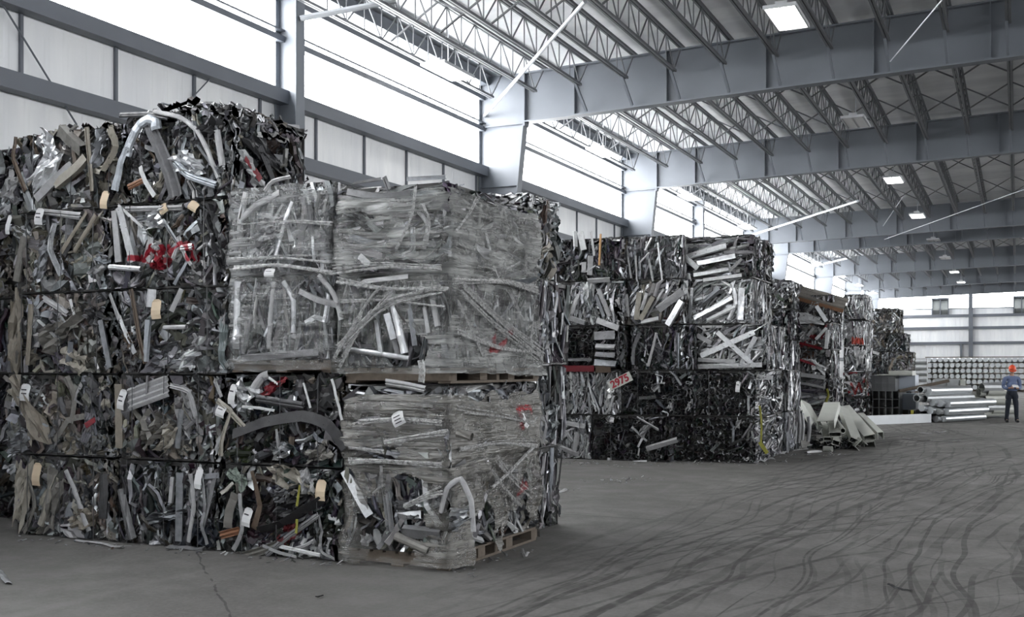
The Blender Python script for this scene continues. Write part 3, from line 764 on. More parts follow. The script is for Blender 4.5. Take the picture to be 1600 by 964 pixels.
B['a31']=make_bale('bale with tall tan panels at its left edge, middle row of the nearest stack',xa(14),xa(184),YA,2*H,H,style='crumple',keep=36,seed=7,group=G_A,custom=[
  (S,[(26,575),(30,460)],26,'tan',.04),(GU,[(44,570),(50,475)],13,'tan',.03),(S,[(72,545),(125,490)],36,'warm',.03),(FL,[(115,468),(121,492)],6,'white',.05),(S,[(100,550),(134,575)],30,'beige',.02),(FL,[(70,465),(95,480),(108,490)],12,'lgrey',.03),(S,[(140,480),(165,510)],28,'dark',.03),(CH,[(160,500),(175,575)],9,'alud',.03)])
B['a32']=make_bale('bale with one long brown strip, middle row of the nearest stack, right half',xa(186),xa(357),YA,2*H,H,style='mixed',side='darkv',keep=38,seed=8,group=G_A,custom=[
  (FL,[(209,452),(221,520),(232,568)],8,'brown',.05),(CH,[(236,500),(232,565)],9,'blue',.05),(TU,[(262,512),(297,511)],8,'lgrey',.05),(FL,[(274,487),(290,452)],8,'lgrey',.05),(FL,[(190,495),(210,540),(215,552)],9,'alu',.04),(S,[(200,520),(208,540)],14,'brown',.03),(S,[(275,575),(310,555)],24,'alu',.03),(S,[(310,455),(345,520)],36,'dark',.0),(GU,[(238,452),(236,480)],16,'alub',.03),(FL,[(175,460),(190,500)],10,'lgrey',.04)])
B['a41']=make_bale('bale of grey and beige strips left of the red-sprayed bale, nearest stack',xa(22),xa(179),YA,3*H,H,style='crumple',side='mixed',keep=36,seed=9,group=G_A,custom=[
  (FL,[(70,332),(130,338)],11,'lgrey',.04),(FL,[(100,395),(140,332)],8,'tan',.04),(GU,[(120,392),(140,360),(155,336)],10,'tan',.05),(S,[(60,440),(72,380)],22,'alud',.03),(GU,[(28,440),(40,370)],12,'warm',.03),(S,[(150,430),(172,395)],24,'lgrey',.02),(FL,[(90,350),(82,390),(100,430)],9,'alu',.04)])
B['a42']=make_bale('bale with a red spray-painted zigzag across white strips, nearest stack',xa(180),xa(358),YA,3*H,H,style='mixed',side='darkv',keep=36,seed=10,group=G_A,mat=M['scrap_w'],custom=[
  (CH,[(192,325),(203,370),(212,410)],13,'alub',.05),(CH,[(183,330),(190,410)],10,'lgrey',.04),(FL,[(190,322),(228,356)],8,'lgrey',.05),(S,[(232,352),(262,338)],24,'alub',.05),(FL,[(232,412),(238,390),(243,372)],9,'white',.06),(S,[(243,410),(246,378)],18,'white',.05),(S,[(258,412),(255,380)],16,'lgrey',.05),
  (FL,[(288,388),(306,386)],10,'alub',.06),(FL,[(284,370),(292,395),(304,415)],6,'lgrey',.05),(TU,[(178,418),(226,421)],10,'alub',.05),(FL,[(260,345),(285,385)],8,'alud',.05),(FL,[(275,405),(283,385)],7,'lgrey',.05),(S,[(320,330),(345,420)],34,'dark',.0),(S,[(158,400),(172,415)],20,'blue',.05),(FL,[(200,328),(290,326)],9,'lgrey',.04)])
B['a51']=make_bale('top-row bale of broad light grey sheets at the upper left of the nearest stack',xa(30),xa(205),YA,4*H,.80,style='crumple',side='mixed',keep=36,seed=12,group=G_A,top=True,lump=.05,custom=[
  (S,[(55,295),(95,240)],34,'alub',.05),(S,[(66,212),(92,245)],24,'alub',.05),(CH,[(98,205),(118,225),(132,238)],18,'warm',.06),(FL,[(30,215),(25,250),(45,300)],11,'brown',.05),(CH,[(90,290),(125,262),(138,246)],13,'beige',.05),(CH,[(62,312),(95,278),(118,258)],12,'lgrey',.05),(FL,[(140,200),(145,250),(148,300)],10,'tan',.05),(S,[(8+8,310),(26,270)],22,'lgrey',.05),(S,[(150,260),(165,205)],26,'alud',.03)])
B['a52']=make_bale('top-row bale with a big hooked light sheet, upper right of the nearest stack',xa(198),xa(360),YA,4*H,.86,style='mixed',side='darkv',keep=38,seed=13,group=G_A,top=True,lump=.12,custom=[
  (GU,[(206,246),(210,225),(224,197),(240,186),(252,190),(254,205)],17,'blue',.09),(FL,[(240,192),(258,235),(272,270),(283,308)],22,'grey',.07),(GU,[(250,176),(290,184),(318,205),(335,240),(350,280)],7,'lgrey',.09),(GU,[(183,298),(190,262),(202,232)],24,'blue',.07),(S,[(283,248),(325,268)],30,'alub',.07),(FL,[(282,255),(300,275),(345,290)],11,'blue',.08),
  (FL,[(228,262),(236,285),(250,308)],8,'white',.08),(FL,[(207,294),(232,282)],9,'orange',.07),(FL,[(178,200),(190,230),(168,268)],13,'beige',.06),(TU,[(310,192),(318,230),(352,275)],6,'alud',.07),(S,[(300,225),(340,200)],26,'dark',.05),(GU,[(345,205),(352,260)],10,'lgrey',.06),(FL,[(195,182),(240,180),(270,186)],8,'dark',.07),
  (S,[(371,240),(402,292)],18,'white',.05,'right'),(FL,[(374,248),(384,262)],10,'red',.07,'right'),(FL,[(388,266),(398,282)],10,'red',.07,'right'),(S,[(380,215),(432,262)],22,'dark',.05,'right'),(FL,[(400,230),(425,290)],10,'grey',.05,'right')])
for b,px,py,w,h,m,ti,pr in (('a51',163,312,15,28,'card',.12,0),('a41',61,338,17,26,'paper',.1,2),('a41',13,351,9,30,'paper',.12,0),('a42',255,326,16,16,'card',-.5,1),('a42',302,322,18,16,'card',.5,0),('a32',244,483,19,31,'card',-.05,0),
        ('a21',39,613,20,27,'paper',.05,2),('a22',190,624,14,32,'paper',.2,2),('a23',363,616,13,32,'paper',.15,1),('a23',345,642,17,20,'paper',.3,1),('a11',57,741,17,36,'card',.05,0),('a12',310,747,13,34,'paper',.12,0),('a13',386,808,16,30,'paper',.2,1),('a13',501,766,18,33,'card',.04,0)):
    paper_tag(B[b],px,py,YA,w,h,m,ti,pr)
# stack beyond the left edge, half out of the picture
xl0,xl1=-10.85,xa(14)-.06
for i in range(5):
    z=i*H; yf=8.75 if i<2 else 8.42
    make_bale(['black crushed bale on the floor in the gap at the far left','black crushed bale second from the floor in the gap at the far left','dark bale in the gap at the far left edge, third from the floor','bale with a white upright sheet at the left edge, fourth from the floor','brownish top bale at the far left edge of the picture'][i],
      xl0,xl1 if i!=3 else xa(18)-.03,yf,z,H,1.1,style=('black','black','darkv','crumple','crumple')[i],keep=8,seed=20+i,group='bales of the stack cut by the left edge',faces=('front','right'),dens=.6,top=(i==4))  # lowest two take the black palette to paint the gap's shade

# ------------------------------------------------------------------ pallets
def pallet(label,x0,x1,y0,y1,z0,h=.13,grp='pallets under the wrapped loads'):
    cx,cy=(x0+x1)/2,(y0+y1)/2; W=x1-x0; L=y1-y0
    t=thing('wooden_pallet',label,'pallet',(cx,cy,z0),grp); rng=random.Random(int(x0*100+z0*10))
    for k in range(3):
        y=-L/2+.05+(L-.1)*k/2; build('stringer',MB().box((-W/2,y-.03,.022),(W/2,y+.03,h-.022)),M['wood'],t)
    for y in (-L/2+.0,):
        pass
    n=8
    for k in range(n):
        x=-W/2+.05+(W-.1)*k/(n-1); build('deck_board',MB().box((x-.048,-L/2-rng.random()*.01,h-.022),(x+.048,L/2,h)),M['wood'],t)
    for k in range(3):
        x=-W/2+.06+(W-.12)*k/2; build('bottom_board',MB().box((x-.06,-L/2,0),(x+.06,L/2,.022)),M['wood'],t)
    for k in range(4):
        y=-L/2+.04+(L-.08)*k/3; build('side_block',MB().box((W/2-.12,y-.07,.024),(W/2-.002,y+.07,h-.024)),M['wood'],t)
    return t
def fb(s,z,seed,f=1.0):
    r=np.random.default_rng(seed); o=0
    for k in range(14):
        a=r.uniform(.5,5)*f; b=r.uniform(.5,5)*f; o=o+np.sin(s*a+z*b*r.choice([-1,1])+r.uniform(0,6.3))/(a+b)**.7
    return o/5
def wrap_shell(name,parent,x0,x1,y0,y1,z0,z1,seed,mat,pinch=None,keepf=None,flare=0.0,top_rag=.06,R=84,Mn=260,label=None,topin=.05,z0f=None):
    cx,cy=(x0+x1)/2,(y0+y1)/2; a=(x1-x0)/2; b=(y1-y0)/2; rc=.09
    P=2*(a+b)*2; s=np.linspace(0,P,Mn,endpoint=False)
    def per(q):
        q=q%P
        if q<2*a: p=(-a+q,-b); n=(0,-1)
        elif q<2*a+2*b: p=(a,-b+q-2*a); n=(1,0)
        elif q<4*a+2*b: p=(a-(q-2*a-2*b),b); n=(0,1)
        else: p=(-a,b-(q-4*a-2*b)); n=(-1,0)
        return p,n
    pts=np.array([per(q)[0] for q in s]); nr=np.array([per(q)[1] for q in s],float)
    # round the corners
    for _ in range(3): pts=(np.roll(pts,1,0)+2*pts+np.roll(pts,-1,0))/4; nr=(np.roll(nr,1,0)+2*nr+np.roll(nr,-1,0))/4
    nr/=np.linalg.norm(nr,axis=1)[:,None]
    t=np.linspace(0,1,R); Sg,Tg=np.meshgrid(s,t)
    ang=Sg/P*2*np.pi
    per_n=lambda f,sd:fb(np.cos(ang)*a*2.2*f+np.sin(ang)*b*1.3*f,Tg*2*f,sd)
    zb=z0+(per_n(3,seed)*.05 if z0f is None else 0)+ (0 if z0f is None else z0f(Sg))
    zt=z1-top_rag*(.5+per_n(2.5,seed+1)*1.2)
    Z=zb+(zt-zb)*Tg
    off=.035+per_n(1.2,seed+2)*.06+per_n(4.5,seed+3)*.05+per_n(11,seed+4)*.03
    off=off+.010*np.sin(Z*70+6*per_n(1.5,seed+5)+Sg*.8)*(.4+per_n(2,seed+6))
    if pinch is not None: off=off-.05*np.exp(-((Z-pinch-.03*per_n(2,seed+7))/.045)**2)
    off=off+flare*np.clip(1-Tg/.22,0,1)**1.5*(.6+1.5*np.abs(per_n(2.4,seed+8)))
    off=off-topin*np.clip((Tg-.93)/.07,0,1)**1.5
    off=np.maximum(off,.012)
    X=pts[None,:,0]+nr[None,:,0]*off+cx; Y=pts[None,:,1]+nr[None,:,1]*off+cy
    V=np.stack([X,Y,Z],-1).reshape(-1,3)-np.array(parent.location)
    i=np.arange(R-1)[:,None]*Mn+np.arange(Mn)[None,:]; j=np.arange(R-1)[:,None]*Mn+(np.arange(Mn)[None,:]+1)%Mn
    F=np.stack([i,j,j+Mn,i+Mn],-1)
    keep=np.ones((R-1,Mn),bool)
    if keepf is not None:
        nz=per_n(5,seed+9)
        keep=~keepf(Sg[:-1],Z[:-1],nz[:-1])
    F=F[keep].reshape(-1,4)
    me=mesh_of(MB().add(V,F),name,True)
    uvl=me.uv_layers.new(name='UVMap')
    li=np.empty(len(me.loops),np.int32); me.loops.foreach_get('vertex_index',li)
    su=Sg.reshape(-1)[li]; sv=Z.reshape(-1)[li]
    uvl.data.foreach_set('uv',np.column_stack([su,sv]).astype(np.float32).ravel())
    o=link(name,me,mat,parent)
    if label: o['label']=label
    return o,P
def film(parent,pts,wpx,plane,val,lift=.075,mat=None):
    P=[]
    for px,py in pts:
        q=at_Y(px,py,val-lift) if plane=='Y' else at_X(px,py,val+lift)
        P.append(np.array(q)-np.array(parent.location))
    P=np.array(P); tt=np.linspace(0,1,len(P)); t2=np.linspace(0,1,max(6,len(P)*4)); P=np.column_stack([np.interp(t2,tt,P[:,k]) for k in range(3)])
    for _ in range(2): P[1:-1]=(P[:-2]+2*P[1:-1]+P[2:])/4
    w=wpx*9.4/F_PX; side=np.cross(np.gradient(P,axis=0),(0,-1,0) if plane=='Y' else (1,0,0)); side/=np.linalg.norm(side,axis=1)[:,None]
    rg=np.random.default_rng(int(pts[0][0]*7+pts[0][1])); m=MB(); out=np.array((0,-1.,0)) if plane=='Y' else np.array((1.,0,0))
    for k in range(max(3,int(wpx*.7))):
        o0,o1=rg.normal(0,w*.35),rg.normal(0,w*.45); sp=np.linspace(o0,o1,len(P)); tw=rg.uniform(.0035,.009)
        x=np.array([-tw,-tw*.3,tw*.4,tw]); pr=thick(np.stack([x,[0,.004,-.003,.002]],1),.0025)
        Q=P+side*sp[:,None]+out*rg.normal(0,.006); a,b=sorted(rg.uniform(0,1,2)); 
        if k>1 and b-a>.35: i0,i1=int(a*len(P)),int(b*len(P))+1; Q=Q[i0:i1]; S_=side[i0:i1]
        else: S_=side
        if len(Q)<3: continue
        m.add(*sweep(Q,pr,S_))
    return build('film_strand',m,mat or M['film'],parent)

# ------------------------------------------------------------------ plastic wrapped loads
RX0,RX1=-5.34,-4.30; RD=1.86
def load(name,label,x0,x1,yf,D,z0,z1,zm,styles,seed,keep=30,customs=((),()),topb=True,dens=.8):
    t=thing(name,label,'wrapped load',((x0+x1)/2,yf+D/2,z0),'plastic-wrapped loads of the nearest stack')
    make_bale(None,x0,x1,yf,z0,zm-z0-.01,D,style=styles[0],side=styles[0],keep=keep,seed=seed,parent=t,custom=customs[0],wires=0,dens=dens)
    make_bale(None,x0,x1,yf,zm,z1-zm,D,style=styles[1],side=styles[1],keep=keep,seed=seed+1,parent=t,custom=customs[1],wires=0,top=topb,dens=dens)
    return t
# lower right load on the floor
pallet('dark wooden pallet on the floor under the dusty wrapped load',RX0+.02,RX1-.02,YA+.04,YA+RD,0,.13)
lowr=load('wrapped_bale_load','dusty plastic-wrapped load on the floor, torn open at its lower left',RX0,RX1,YA,RD,.13,1.56,.855,('mixed','horizontal'),101,keep=26,customs=(
   [(CH,[(540,735),(565,780),(580,805)],13,'alub',.03),(CH,[(665,745),(668,790),(690,820)],8,'alub',.03),(GU,[(690,800),(700,760),(722,745),(738,780),(742,830)],9,'lgrey',.035),(CH,[(632,832),(690,838)],18,'grey',.02),(FL,[(605,770),(612,830)],15,'grey',.02),(GU,[(620,835),(650,848),(672,857)],14,'warm',.04),(S,[(700,815),(735,800)],28,'alu',.02),(FL,[(600,760),(597,740),(598,728)],6,'lgrey',.03),(S,[(620,790),(655,800)],22,'dark',.03),(CH,[(625,806),(660,803)],12,'alu',.03)],
   [(FL,[(607,597),(640,602),(668,608)],11,'lgrey',.05),(TU,[(720,676),(742,682)],16,'warm',.06)]))
pxr=lambda p:(lambda q:(0,q[1]-(YA+RD/2),q[2]))(at_X(p[0],p[1],RX1))
def rp(pts,z0): return chain([(0,pxr(p)[1],pxr(p)[2]-z0) for p in pts])
low_paint=rp([(803,638),(822,637),(823,642)],.13)+rp([(804,640),(806,662),(811,668),(808,658)],.13)+rp([(813,745),(818,760),(806,772)],.13)+rp([(812,748),(808,765)],.13)
M['wrap_low']=wrap_mat('dusty_stretch_film',(.16,.154,.143),.32,1.0,low_paint,up=(.70,1.0,.25),side=(RX1-RX0,.30))
def hole_low(S_,Z,nz):
    x=S_*1.0-(RX1-RX0)/2+(RX0+RX1)/2             # x along the front face
    front=S_<(RX1-RX0)
    h1=((x+4.92)/.30)**2+((Z-.30)/.24)**2+nz*1.6<1
    h2=((x+4.70)/.20)**2+((Z-.42)/.33)**2+nz*1.5<1
    h3=((x+4.93)/.17)**2+((Z-.965)/.06)**2+nz*.9<1
    fr=(S_>(RX1-RX0)+.15)&(S_<(RX1-RX0)+RD)&(Z<.30-.16*np.sin(S_*7)-nz*.5+.03*np.sin(S_*23))&(S_>(RX1-RX0)+.35)
    return (front&(h1|h2|h3))|fr
wrap_shell('plastic_wrap',lowr,RX0,RX1,YA,YA+RD,.02,1.52,5,M['wrap_low'],pinch=.87,keepf=hole_low,flare=.04,top_rag=.12,label='dusty grey-beige stretch film, torn')
for pts,w in (([(545,722),(600,722),(690,728)],10),([(630,790),(665,772),(690,765)],9),([(600,690),(650,680),(700,672)],8),([(560,660),(620,655),(690,660)],7),([(545,700),(600,705)],7)): film(lowr,pts,w,'Y',YA)
for pts,w in (([(775,715),(800,750),(832,775)],7),([(768,735),(790,765),(815,790)],5),([(770,760),(795,740),(835,700)],6),([(720,700),(780,690),(840,695)],8),([(715,640),(780,650),(835,662)],7)): film(lowr,pts,w,'X',RX1)
paper_tag(lowr,622,654,YA-.05,22,22,'paper',-.42,3,name='paper_label',lab='printed white paper label')
paper_tag(lowr,819,651,YA,9,11,'paper',.4,1,'right',RX1+.05,name='paper_label',lab='small white paper label')
paper_tag(lowr,823,665,YA,9,9,'paper',-.5,1,'right',RX1+.05,name='paper_label',lab='small white paper label')
# left upper load
pallet('wooden pallet under the upper left wrapped load, standing on the black bale',xa(360),-5.47,YA+.03,YA+1.2,2*H+.02,.11)
upl=load('wrapped_bale_load','tall plastic-wrapped load standing on the bale of black panels',xa(360),-5.47,YA,1.2,2*H+.13,3.36,2.545,('vertical','light'),111,keep=26,customs=(
   [(GU,[(375,440),(372,500),(370,545)],12,'alub',.03),(GU,[(430,440),(424,500),(422,545)],8,'lgrey',.03),(CH,[(470,455),(500,470),(530,478)],8,'lgrey',.03),(GU,[(500,430),(525,460),(535,500)],8,'lgrey',.03),(GU,[(445,440),(462,470),(460,520)],8,'alu',.03),(CH,[(380,560),(500,550)],10,'grey',.03),(FL,[(480,505),(495,495),(510,500)],8,'alub',.03)],
   [(GU,[(375,345),(400,320),(440,300)],12,'lgrey',.03),(GU,[(458,315),(445,350),(432,400)],8,'alub',.03),(FL,[(485,320),(490,370)],12,'grey',.03),(S,[(400,380),(425,350)],26,'lgrey',.03),(FL,[(420,300),(432,284),(460,278)],6,'lgrey',.06)]))
M['wrap_ul']=wrap_mat('clear_stretch_film',(.265,.27,.275),.10,.80,up=(2.45,2.75,.16))
wrap_shell('plastic_wrap',upl,xa(360),-5.47,YA,YA+1.2,2*H+.04,3.34,31,M['wrap_ul'],pinch=2.55,flare=.04,top_rag=.10,label='clear stretch film')
for pts,w in (([(365,420),(430,412),(520,425)],9),([(362,405),(440,402),(515,408)],7),([(370,350),(450,345),(520,350)],5)): film(upl,pts,w,'Y',YA)
paper_tag(upl,421,426,YA-.05,19,14,'paper',.05,1,name='paper_label',lab='white paper label')
# right upper load
pallet('wooden pallet on top of the dusty wrapped load, blocks showing on its side',RX0-.02,RX1,YA+.04,YA+RD,1.57,.13)
upr=load('wrapped_bale_load','tall plastic-wrapped load on the pallet right above the dusty load',RX0-.06,RX1,YA,RD,1.70,3.27,2.50,('vertical','horizontal'),121,keep=26,customs=(
   [(GU,[(612,455),(625,510),(634,552)],13,'alub',.035),(FL,[(560,450),(570,440),(640,432)],7,'lgrey',.03),(CH,[(676,452),(685,510)],8,'lgrey',.03),(CH,[(590,500),(598,555)],8,'alu',.03),(FL,[(607,490),(618,530)],10,'alu',.03),(CH,[(665,480),(672,520)],6,'lgrey',.03),(GU,[(540,545),(590,552),(640,560)],8,'alu',.03),(CH,[(640,460),(650,540)],8,'alud',.03)],
   [(FL,[(538,385),(570,388),(605,380)],9,'lgrey',.035),(GU,[(655,330),(672,350),(664,390)],7,'lgrey',.035),(FL,[(648,355),(650,390),(632,400)],7,'alub',.035),(CH,[(545,300),(600,310),(645,302)],10,'grey',.03),(S,[(545,330),(580,350)],22,'dark',.02),(CH,[(565,400),(580,415)],10,'alu',.035),(FL,[(605,278),(612,298)],9,'grey',.05),(CH,[(640,281),(700,278)],6,'alud',.05),(FL,[(556,288),(600,281)],6,'dark',.05)]))
up_paint=rp([(787,513),(793,519)],1.70)+rp([(770,517),(766,530),(768,536)],1.70)+rp([(764,546),(775,546),(785,530)],1.70)
M['wrap_ur']=wrap_mat('clear_stretch_film_diagonal',(.265,.27,.265),.10,.85,up_paint,rot=.12,up=(2.35,2.7,.14),side=(RX1-RX0+.06,.24))
def hole_ur(S_,Z,nz):
    x=S_-(RX1-RX0+.06)/2+(RX0-.06+RX1)/2; front=S_<(RX1-RX0+.06)
    return front&((((x+4.72)/.22)**2+((Z-1.85)/.14)**2+nz*1.5<1))
wrap_shell('plastic_wrap',upr,RX0-.06,RX1,YA,YA+RD,1.64,3.25,61,M['wrap_ur'],pinch=2.50,keepf=hole_ur,flare=.07,top_rag=.10,label='clear stretch film with red spray marks')
for pts,w in (([(528,572),(570,500),(620,450)],9),([(530,545),(600,475),(690,455)],10),([(522,560),(580,460),(600,445)],6),([(520,420),(600,412),(690,418)],10),([(525,440),(600,452),(700,450)],8),([(530,470),(600,468),(695,480)],5),([(650,290),(645,340),(620,390)],6),([(660,320),(672,345),(668,380)],3)): film(upr,pts,w,'Y',YA)
for pts,w in (([(715,435),(770,490),(850,556)],12),([(720,455),(775,510),(840,560)],8),([(716,470),(740,520),(760,562)],6),([(708,440),(790,440),(842,455)],9),([(715,520),(780,545),(845,550)],6),([(712,360),(735,330),(745,310)],5)): film(upr,pts,w,'X',RX1)
o=build('torn_film',MB().add(*sweep(np.array([np.array(at_Y(657,562,YA-.11))-np.array(upr.location),np.array(at_Y(660,578,YA-.12))-np.array(upr.location),np.array(at_Y(658,598,YA-.10))-np.array(upr.location)]),thick([(-.03,0),(0,.02),(.03,0)],.003),np.tile((1.,0,0),(3,1)))),M['film'],upr)

# stack just behind the wrapped loads
for i in range(4):
    make_bale(['bale of thin bright strips on the floor right behind the dusty wrapped load','second bale up right behind the wrapped loads, a strip of it showing','third bale up right behind the upper wrapped load','top bale of bright profile ends peeking over the right edge of the wrapped load'][i],
       -6.0,(-4.52,-4.44,-4.36,-4.46)[i],9.98,i*.87,.86,(1.0,.95,.9,.8)[i],style='vertical' if i<3 else 'shiny',side='vertical' if i<3 else 'mixed',keep=10,seed=140+i,group='bales behind the wrapped loads',top=(i==3),lump=.04 if i==3 else 0,dens=.9)
# ------------------------------------------------------------------ second stack, facing the camera beyond the wrapped loads
GF='bales of the second stack'
YF=(18.95,19.1,19.3); h=.83
def xf(p,c): return X_at(p,YF[c])
E={}
def fb_(key,label,px0,px1,c,r,H_=None,D=1.8,**kw):
    E[key]=make_bale(label,xf(px0,c),xf(px1,c),YF[c],r*h,H_ or h,D,group=GF,seed=hash_(key),wires=2,**kw); return E[key]
def hash_(k): return sum(ord(ch)*(i*37+13) for i,ch in enumerate(k))%9973
fb_('b11','small bale of pale planks on the floor at the left foot of the second stack',858,922,0,0,style='light',keep=14,custom=[(CH,[(860,656),(915,666)],7,'lgrey'),(FL,[(858,655),(885,675),(895,690)],6,'lgrey'),(CH,[(876,700),(905,712)],7,'lgrey'),(FL,[(884,720),(872,690),(890,675)],4,'lgrey'),(CH,[(902,675),(898,705)],6,'lgrey')])
fb_('b12','bale of dark profile ends on the floor, left middle of the second stack',924,1046,0,0,style='ends',side='darkv',keep=26,custom=[(S,[(950,660),(957,650)],9,'lgrey',.04),(CH,[(996,652),(1030,672)],4,'lgrey',.05),(CH,[(1012,702),(1060,688)],7,'lgrey',.06),(FL,[(998,712),(1000,700)],3,'lgrey',.04),(CH,[(953,715),(953,722)],6,'lgrey',.04),(FL,[(990,721),(1012,720)],3,'white',.05),(S,[(1000,678),(1020,660)],8,'lgrey',.03)])
fb_('b13','bale of dark crushed lumps on the floor, right front corner of the second stack',1048,1181,2,0,D=2.5,style='lumps',side='horizontal',keep=26,custom=[(FL,[(1188,634),(1191,660),(1190,690)],3,'yellow',.05),(FL,[(1188,690),(1200,708)],6,'yellow',.06),(S,[(1152,670),(1155,655)],7,'lgrey',.02),(TU,[(1066,590),(1068,600)],5,'lgrey',.03)])
fb_('b21','bale of upright pale strips with a red spray mark, second stack, left',860,966,0,1,style='light',keep=26,custom=[(S,[(862,648),(885,638)],14,'white',.05),(FL,[(863,636),(870,640)],6,'red',.07),(FL,[(874,628),(879,645)],5,'red',.07),(FL,[(863,632),(866,638)],3,'red',.07),(CH,[(868,612),(880,595)],7,'lgrey',.04)])
fb_('b22','bale of square tube ends, some edged bright, second row of the second stack, middle',968,1084,1,1,style='ends',side='darkv',keep=26,custom=[(TU,[(1036,598),(1036,599)],9,'alub',.04),(FL,[(1025,585),(1037,588),(1034,598)],2,'alub',.05),(FL,[(1022,612),(1031,604)],3,'alub',.05),(FL,[(1036,642),(1046,646),(1042,656)],2,'alub',.05),(S,[(1046,640),(1050,628)],7,'lgrey',.04),(S,[(1075,640),(1078,628)],5,'lgrey',.04),(S,[(1020,606),(1030,600)],8,'grey',.04)])
fb_('b23','bale of dark lumps with a white tag, second row of the second stack, right',1086,1181,2,1,D=2.5,style='lumps',side='horizontal',keep=26)
fb_('b31','bale of black ends beside stacked grey planks, third row of the second stack, left',858,974,0,2,style='ends',side='darkv',keep=26,custom=[(CH,[(930,525),(962,523)],13,'grey',.05),(CH,[(932,540),(962,541)],8,'lgrey',.05),(CH,[(931,553),(962,555)],8,'grey',.05),(CH,[(930,566),(964,568)],10,'alud',.05),(CH,[(862,576),(930,576)],9,(.16,.012,.02,0),.06),(CH,[(932,577),(956,577)],10,'brown',.06),(CH,[(866,562),(925,562)],4,'grey',.06)])
fb_('b32','dark bale with one long light bar leaning in it, middle of the second stack',986,1085,1,2,style='darkv',keep=24,custom=[(TU,[(1027,520),(1014,572)],5,'lgrey',.05),(FL,[(1000,520),(990,545),(990,570)],8,'grey',.04),(FL,[(1060,520),(1060,575)],4,'alud',.04)])
fb_('b33','bale of crossing pale planks, third row of the second stack, right',1087,1196,2,2,style='cross',side='vertical',keep=24,custom=[(CH,[(1096,556),(1180,519)],8,'alub',.06),(CH,[(1122,519),(1180,572)],7,'alub',.07),(CH,[(1092,573),(1192,570)],7,'alub',.07),(CH,[(1092,562),(1150,565)],6,'lgrey',.06),(CH,[(1160,568),(1182,526)],7,'alub',.05),(CH,[(1090,524),(1112,536)],7,'lgrey',.05),(S,[(1130,535),(1165,552)],14,'lgrey',.03)])
fb_('b41','bale of pale bent sheets, fourth row of the second stack, left',854,974,0,3,style='light',side='mixed',keep=26,custom=[(CH,[(936,452),(953,495)],6,'lgrey',.06),(CH,[(933,462),(945,495)],5,'alud',.06),(CH,[(934,500),(968,513)],9,'lgrey',.06),(S,[(866,470),(872,452)],8,'white',.05),(CH,[(862,490),(890,500)],9,'alub',.05),(CH,[(890,497),(915,505)],7,'alub',.05),(FL,[(905,460),(895,490)],6,'lgrey',.05)])
fb_('b42','bale of leaning beige and grey planks, fourth row of the second stack, middle',980,1073,1,3,style='planks',side='mixed',keep=24,custom=[(CH,[(1000,457),(996,500)],8,'beige',.05),(CH,[(1022,464),(1002,500)],7,'beige',.06),(CH,[(1030,485),(1068,455)],11,'lgrey',.06),(CH,[(1044,508),(1066,470)],9,'alub',.07),(CH,[(980,495),(979,460)],7,'lgrey',.05),(CH,[(1012,458),(1004,485)],5,'lgrey',.06),(CH,[(1003,503),(1030,497)],6,'lgrey',.05)])
fb_('b43','bright bale of shiny slanting bars in a frame, fourth row of the second stack, right',1077,1172,2,3,style='shiny',side='vertical',keep=30,custom=[(CH,[(1078,505),(1082,450)],5,'alub',.06),(CH,[(1160,450),(1158,500)],9,'alub',.06),(CH,[(1092,478),(1125,450)],8,'alud',.06),(CH,[(1085,497),(1145,465)],7,'alub',.06),(CH,[(1105,500),(1150,478)],6,'white',.06),(GU,[(1140,500),(1152,475),(1148,450)],6,'alub',.06)])
fb_('b51','top-row bale with white upright sheets and one tan stick, left of the second stack',867,975,0,4,.80,style='darkv',side='mixed',keep=26,top=True,custom=[(CH,[(901,362),(902,386)],6,'white',.06),(CH,[(908,363),(914,391)],9,'white',.07),(CH,[(940,366),(938,415)],3,(.42,.24,.10,0),.07),(CH,[(925,400),(923,430)],8,'lgrey',.06),(CH,[(914,410),(914,426)],7,'lgrey',.06),(CH,[(920,440),(955,438)],6,'lgrey',.07),(FL,[(918,425),(933,415)],2,'white',.07),(FL,[(925,362),(930,400)],4,'lgrey',.05)])
fb_('b52','top-row bale of thin upright rods, middle of the second stack',978,1069,1,4,.80,style='vertical',keep=26,top=True,custom=[(TU,[(1029,380),(1036,438)],3,'alub',.06),(TU,[(995,400),(997,440)],3,'lgrey',.06),(TU,[(980,382),(988,435)],3,'lgrey',.06),(TU,[(1010,392),(1020,372)],3,'lgrey',.07),(FL,[(1015,405),(1022,440)],3,'lgrey',.06),(TU,[(1000,412),(1016,395)],3,'lgrey',.06)])
fb_('b53','top-row bale of flat shiny sheets with a white board, second stack, right end',1069,1176,2,4,.76,style='horizontal',side='darkv',keep=30,top=True,custom=[(CH,[(1066,398),(1092,420)],8,'white',.08),(CH,[(1072,402),(1136,384)],9,'alub',.07),(CH,[(1090,412),(1150,400)],7,'alub',.06),(CH,[(1085,430),(1140,420)],6,'alub',.06),(CH,[(1100,438),(1160,430)],5,'white',.06),(CH,[(1075,428),(1077,440)],6,'white',.06),(FL,[(1140,425),(1160,405)],5,'lgrey',.06),(FL,[(1183,400),(1181,385),(1186,375)],3,'dark',.06)])
for key,px,py,w,hh in (('b23',1153,604,7,17),('b12',956,656,7,8)): paper_tag(E[key],px,py,YF[2 if key=='b23' else 0],w,hh,'paper',.1,1)
